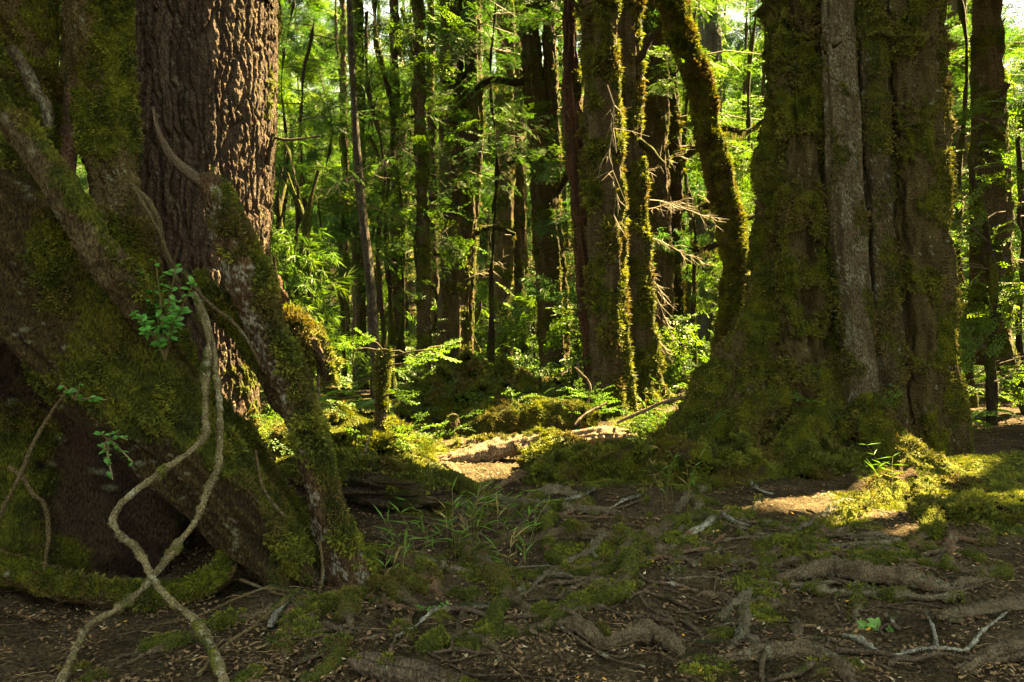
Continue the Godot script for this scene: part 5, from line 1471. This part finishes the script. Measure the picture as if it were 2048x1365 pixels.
func build_background():
	rng.seed = 111
	# trees row by row, in the places where the photograph shows wood beyond the path
	var kinds := [
		["evergreen_tree", "broad leaved evergreen of the sunlit woods", "broad", Color(0.078, 0.15, 0.02)],
		["cypress_tree", "feathery conifer of the sunlit woods", "fine", Color(0.052, 0.122, 0.026)],
		["podocarp_tree", "blue green needle leaved tree of the sunlit woods", "bamboo", Color(0.046, 0.112, 0.04)],
	]
	var rows := [
		[17.0, 6, 8.5, 460, 0.58], [22.0, 8, 11.0, 950, 0.66], [28.0, 9, 14.0, 1500, 0.76], [35.0, 9, 18.0, 2000, 0.88], [44.0, 9, 25.0, 2500, 1.1], [56.0, 10, 34.0, 2500, 1.5], [70.0, 10, 42.0, 2200, 2.0]]
	for r in rows:
		var d: float = r[0]
		var rank: String = ["front", "second", "third", "fourth", "fifth", "sixth", "hindmost"][rows.find(r)]
		for k in r[1]:
			var fx: float = (k + 0.5 + rng.randf_range(-0.35, 0.35)) / r[1]
			var dd := d * rng.randf_range(0.92, 1.1)
			var x := (fx - 0.5) * 1.5 * dd
			var base := Vector3(x, H(x, -dd), -dd)
			var kd: Array = kinds[[0, 1, 2, 0, 1][rng.randi() % 5]]
			var col: Color = kd[3]
			wood_tree(kd[0], kd[1] + ", %s rank, %s" % [rank, beside(base)], "tree", base, r[2] * rng.randf_range(0.9, 1.2), 0.0055 * r[2] * rng.randf_range(0.6, 1.3), rng.randf_range(0.12, 0.28), 0.17 * r[2] + 0.7, 22, r[3], S[kd[2]], M.leaf, col, r[4], "trees of the sunlit woods")
	# bamboo by the furrowed trunk
	for k in 7:
		var b := G(555 + k * 9, 780)
		b = P(555 + k * 11, 800, 11.0 + 0.35 * (k % 3))
		b.y = H(b.x, b.z)
		wood_tree("bamboo_stem", "leafy bamboo stem arching beside the furrowed giant", "bamboo", b, rng.randf_range(3.2, 4.6), 0.018, 0.3, 0.55, 14, 90, S.bamboo, M.leaf, Color(0.085, 0.16, 0.026), 0.6, "bamboo stems beside the furrowed giant")
	for k in 6:
		var b := P(660 + k * 28, 780, 15.0 + (k % 3) * 0.8)
		b.y = H(b.x, b.z)
		wood_tree("bamboo_stem", "tall leafy bamboo stem standing behind the mossy sapling", "bamboo", b, rng.randf_range(5.0, 7.0), 0.015, 0.5, 0.8, 14, 80, S.bamboo, M.leaf, Color(0.085, 0.16, 0.026), 0.6, "tall bamboo stems behind the sapling")
	# shrubs of the understorey
	for k in 34:
		var d := rng.randf_range(13.5, 30.0)
		var x := rng.randf_range(-0.62, 0.66) * d
		if absf(x + 1.4) < 1.5 and d < 15.0: continue
		var b := Vector3(x, H(x, -d), -d)
		var sh := rng.randf_range(1.2, 2.8)
		wood_tree("understorey_shrub", "%s leafy shrub of the understorey %s" % ["low" if sh < 1.7 else ("tall" if sh > 2.3 else "middling"), beside(b)], "shrub", b, sh, 0.03, 0.1, 0.8, 9, 110, S.broad, M.leaf, Color(0.075, 0.14, 0.022), 0.8, "shrubs among the trunks")
	# bright young trees beyond the fused giant
	for q in [[600, 38.0, 24.0, 2200], [560, 27.0, 17.0, 1200], [1985, 11.4, 5.0, 230], [1945, 13.5, 7.5, 260], [2040, 14.5, 8.0, 300], [1990, 12.0, 3.2, 160], [2060, 12.5, 4.0, 180], [1500, 18.0, 9.0, 260], [1390, 19.0, 9.0, 240]]:
		var b := Vector3((q[0] - 1024.0) / F * q[1], 0, -q[1])
		b.y = H(b.x, b.z)
		wood_tree("young_evergreen", "%s young evergreen with bright leaves standing %s" % ["tall" if q[2] > 6.0 else "short", beside(b)], "tree", b, q[2], 0.05, 0.12, 1.3, 18, q[3], S.broad, M.leaf, Color(0.09, 0.165, 0.022), 0.55, "young evergreens near the mossy trunks")
	for q in [[770, 15.5, 7.5, 170], [850, 16.5, 8.0, 190], [985, 16.0, 8.0, 190], [1150, 15.0, 7.0, 130], [620, 14.0, 7.0, 200]]:
		var b := Vector3((q[0] - 1024.0) / F * q[1], 0, -q[1])
		b.y = H(b.x, b.z)
		wood_tree("feathery_conifer", "feathery young conifer with lacy sprays standing %s" % beside(b), "tree", b, q[2], 0.045, 0.3, 1.2, 18, q[3], S.fine, M.leaf, Color(0.065, 0.14, 0.028), 0.6, "feathery young conifers among the trunks")
	# slim poles
	for k in 16:
		var d := rng.randf_range(18.0, 40.0)
		var x := rng.randf_range(-0.5, 0.62) * d
		var b := Vector3(x, H(x, -d), -d)
		wood_tree("pole_tree", "slim bare pole of a tree far back %s" % beside(b), "tree", b, rng.randf_range(9.0, 16.0), rng.randf_range(0.06, 0.16), 0.35, 1.2, 8, 60, S.fine, M.leaf, Color(0.11, 0.2, 0.035), 1.2, "slim pole trees")
	# bare twiggy branches
	for q in [[1290, 420, 1390, 380, 13.0], [1290, 470, 1400, 520, 13.0], [1290, 560, 1350, 660, 13.0], [1285, 520, 1330, 600, 13.0], [1290, 640, 1340, 700, 13.0], [1280, 350, 1370, 300, 13.2], [1300, 400, 1420, 440, 13.4], [905, 300, 780, 340, 17.5], [905, 400, 760, 430, 17.5], [940, 330, 1020, 350, 17.5], [905, 200, 800, 150, 17.5], [930, 560, 1000, 520, 17.5], [905, 450, 830, 500, 17.5], [945, 100, 1030, 60, 17.5], [740, 330, 640, 380, 14.0], [740, 360, 800, 300, 14.0], [960, 90, 880, 40, 17.0], [1085, 250, 1010, 290, 16.5], [800, 440, 700, 400, 15.0], [1215, 170, 1225, 430, 11.6], [1990, 450, 1920, 400, 14.0], [1960, 470, 2040, 520, 13.0]]:
		dead_branch(P(q[0], q[1], q[4]), P(q[2], q[3], q[4] - 0.5))
	# far wooded slope
	var f := thing("far_woods", "unbroken green mass of woods on the far slope", "woods", Vector3.ZERO)
	f.set_meta("kind", "stuff")
	var xs := []
	var cs := []
	for k in 9000:
		var d := rng.randf_range(60.0, 130.0)
		var x := rng.randf_range(-0.8, 0.8) * d
		var y := H(x, -d) + rng.randf_range(0.0, 14.0)
		xs.append(spray_xf(Vector3(x, y, -d), rvec() + Vector3(0, -0.2, 0.3), rng.randf_range(3.0, 5.0)))
		cs.append(Color(0.08, 0.15, 0.03) * rng.randf_range(0.5, 1.3))
	multi(f, "leaves", S.broad[1], M.leaf, xs, cs)
	var un := thing("undergrowth", "tangled low undergrowth between the far trunks", "undergrowth", Vector3.ZERO)
	un.set_meta("kind", "stuff")
	xs = []
	cs = []
	for k in 5000:
		var d := rng.randf_range(14.0, 45.0)
		var x := rng.randf_range(-0.7, 0.7) * d
		var y := H(x, -d) + rng.randf_range(0.0, 0.5) + 0.5 * maxf(0.0, noise.get_noise_2d(x * 0.4, d * 0.4)) * rng.randf()
		xs.append(spray_xf(Vector3(x, y, -d), Vector3(rng.randf_range(-1, 1), rng.randf_range(0.0, 0.8), rng.randf_range(-1, 1)), rng.randf_range(0.6, 1.2) * (0.6 + d * 0.02)))
		cs.append(Color(0.08, 0.15, 0.025) * rng.randf_range(0.5, 1.3))
	multi(un, "leaves", S.broad[2], M.leaf, xs, cs)

func dead_branch(a: Vector3, b: Vector3):
	var t := thing("dead_branch", "%s bare twiggy dead branch %s" % ["drooping" if b.y < a.y - 0.15 else ("rising" if b.y > a.y + 0.15 else "level"), beside(a)], "branch", a, "bare dead branches among the trunks")
	var s := Soup.new()
	var col := Color(0.2, 0.165, 0.11)
	var len := a.distance_to(b)
	var p := Vector3.ZERO
	var dir := (b - a) / len
	for i in 6:
		var q := p + (dir + rvec() * 0.22).normalized() * len / 6.0
		s.stick(p, q, 0.011 * (1.1 - i / 6.0), 0.011 * (1.0 - i / 6.0), col)
		for e in 3:
			var q2 := q + (dir + rvec() * 1.0 + Vector3(0, -0.3, 0)).normalized() * len * rng.randf_range(0.08, 0.3)
			var m := q.lerp(q2, 0.5) + rvec() * 0.03
			s.stick(q, m, 0.005, 0.004, col)
			s.stick(m, q2, 0.004, 0.0015, col)
			for g in 2:
				s.stick(m, m + (q2 - q).normalized() * 0.1 + rvec() * 0.12, 0.003, 0.001, col)
		p = q
	part(t, "branch_wood", s.done(), M.dry)

# ------------------------------------------------------------------ high canopy that shades the path
func build_canopy():
	rng.seed = 131
	for g in giants:
		crown(g[0], g[1], g[2], g[3], g[4])
	var spots := [[11.5, -10.5, 11.5, 5.0], [14.5, -7.5, 12.0, 5.0], [12.6, -12.6, 13.5, 5.2], [9.5, -6.5, 10.0, 4.0], [13.5, -14.5, 12.5, 4.5], [15.5, -16.0, 13.0, 5.0]]
	spots += [[-6.8, -3.2, 6.5, 3.0], [-9.0, -7.0, 9.0, 4.0]]
	for k in spots.size():
		var s: Array = spots[k]
		var base := Vector3(s[0], H(s[0], s[1]), s[1])
		var t := thing("shade_tree", "tall tree standing beside the path, its crown shading the ground", "tree", base, "trees beside the path")
		part(t, "trunk", sweep([Vector3(0, -0.2, 0), Vector3(0.1, s[2] * 0.5, 0), Vector3(0, s[2] + 3.0, 0.1)], [0.5, 0.35, 0.1], {"sides": 16, "step": 0.4, "style": "moss", "amp": 0.05}), M.bark)
		crown(t, base, base + Vector3(0, s[2], 0), Vector3(s[3], 3.5, s[3]), 2200)

func crown(t: Node3D, base: Vector3, c: Vector3, r: Vector3, n: int):
	var xs := [[], []]
	var cs := [[], []]
	for i in n:
		var q := rvec()
		while q.length() > 1.0:
			q = rvec()
		var p := c + q * r
		# keep clear of what the camera sees
		if p.y < EYE + 0.46 * -p.z + 0.4 and absf(p.x) < 0.7 * -p.z:
			continue
		# the shade of the near crowns ends where the sunlit woods begin
		var g := p - SUN * ((p.y - 0.3) / SUN.y)
		if g.z < -10.8 + 1.2 * noise.get_noise_1d(g.x * 0.5) and rng.randf() < 0.9:
			continue
		var dir := (rvec() + Vector3(0, -0.2, 0)).normalized()
		var size := rng.randf_range(0.7, 1.1)
		if lane_blocked(p + dir * size * 0.2, 0.6) or lane_blocked(p + dir * size * 0.55, 0.65) or lane_blocked(p + dir * size, 0.5):
			continue
		var w := rng.randi() % 2
		xs[w].append(spray_xf(p - base, dir, size))
		cs[w].append(Color(0.09, 0.16, 0.03) * rng.randf_range(0.7, 1.3))
	for k in 2:
		if xs[k].size() > 8:
			multi(t, "crown", S.big[k], M.leaf, xs[k], cs[k])

# ------------------------------------------------------------------ litter and low moss
func build_litter():
	rng.seed = 151
	var xs := [[], [], []]
	var cs := [[], [], []]
	for i in 80000:
		var d := 3.0 + 10.0 * pow(rng.randf(), 1.6)
		var x := rng.randf_range(-0.7, 0.7) * d
		if mossy(x, -d) > 0.5 and rng.randf() < 0.8:
			continue
		if rng.randf() > 0.55 + 1.1 * noise.get_noise_2d(x * 1.6 + 3.0, d * 1.6):
			continue
		var k := rng.randi() % 3
		var s := 0.008 + 0.034 * pow(rng.randf(), 2.0)
		var nn := Vector3(rng.randf_range(-0.5, 0.5), 1, rng.randf_range(-0.5, 0.5))
		xs[k].append(Transform3D(basis_up(nn, rng.randf() * TAU, s), Vector3(x, hs(x, -d) + 0.014 + 0.03 * mossy(x, -d), -d)))
		var v := rng.randf()
		var col := Color(0.11, 0.07, 0.038) * rng.randf_range(0.4, 1.5)
		if v > 0.985: col = Color(0.5, 0.26, 0.04)
		elif v > 0.955: col = Color(0.34, 0.29, 0.2)
		elif v > 0.78: col = Color(0.19, 0.125, 0.065)
		cs[k].append(col)
	var l := thing("leaf_litter", "scattered dead leaf litter over the dark soil", "leaf litter", Vector3.ZERO)
	l.set_meta("kind", "stuff")
	for k in 3:
		multi(l, "leaves", S.flake[k], M.dry, xs[k], cs[k])
	xs = [[], [], []]
	cs = [[], [], []]
	for i in 1300:
		var d := 3.0 + 9.0 * pow(rng.randf(), 1.5)
		var x := rng.randf_range(-0.7, 0.7) * d
		var k := rng.randi() % 3
		var s := rng.randf_range(0.04, 0.17)
		xs[k].append(Transform3D(basis_up(Vector3(rng.randf_range(-0.15, 0.15), 1, rng.randf_range(-0.15, 0.15)), rng.randf() * TAU, s), Vector3(x, hs(x, -d) + 0.02, -d)))
		cs[k].append(Color(0.16, 0.11, 0.06) * rng.randf_range(0.4, 1.7))
	var w := thing("twig_litter", "scattered small dead twigs over the path", "twigs", Vector3.ZERO)
	w.set_meta("kind", "stuff")
	for k in 3:
		multi(w, "twigs", S.stick[k], M.dry, xs[k], cs[k])
	xs = [[], [], []]
	cs = [[], [], []]
	for i in 90000:
		var d := 3.0 + 9.5 * pow(rng.randf(), 1.3)
		var x := rng.randf_range(-0.7, 0.7) * d
		var mo := mossy(x, -d) + 0.3 * fbm.get_noise_2d(x * 6.0, -d * 6.0)
		if mo < 0.4 or rng.randf() > mo + 0.2:
			continue
		var k := rng.randi() % 3
		var s := rng.randf_range(0.016, 0.035) * (0.6 + d * 0.07)
		xs[k].append(Transform3D(basis_up(Vector3(rng.randf_range(-0.4, 0.4), 1, rng.randf_range(-0.4, 0.4)), rng.randf() * TAU, s), Vector3(x, hs(x, -d) + 0.01 + 0.03 * mossy(x, -d), -d)))
		cs[k].append(MOSS_B.lerp(MOSS_A, clampf(0.5 + noise.get_noise_2d(x * 5.0, d * 5.0) + rng.randf_range(-0.3, 0.3), 0.0, 1.0)))
	var g := thing("ground_moss", "low green moss growing on the soil and banks", "moss", Vector3.ZERO)
	g.set_meta("kind", "stuff")
	for k in 3:
		multi(g, "moss", S.tuft[k], M.tuft, xs[k], cs[k])
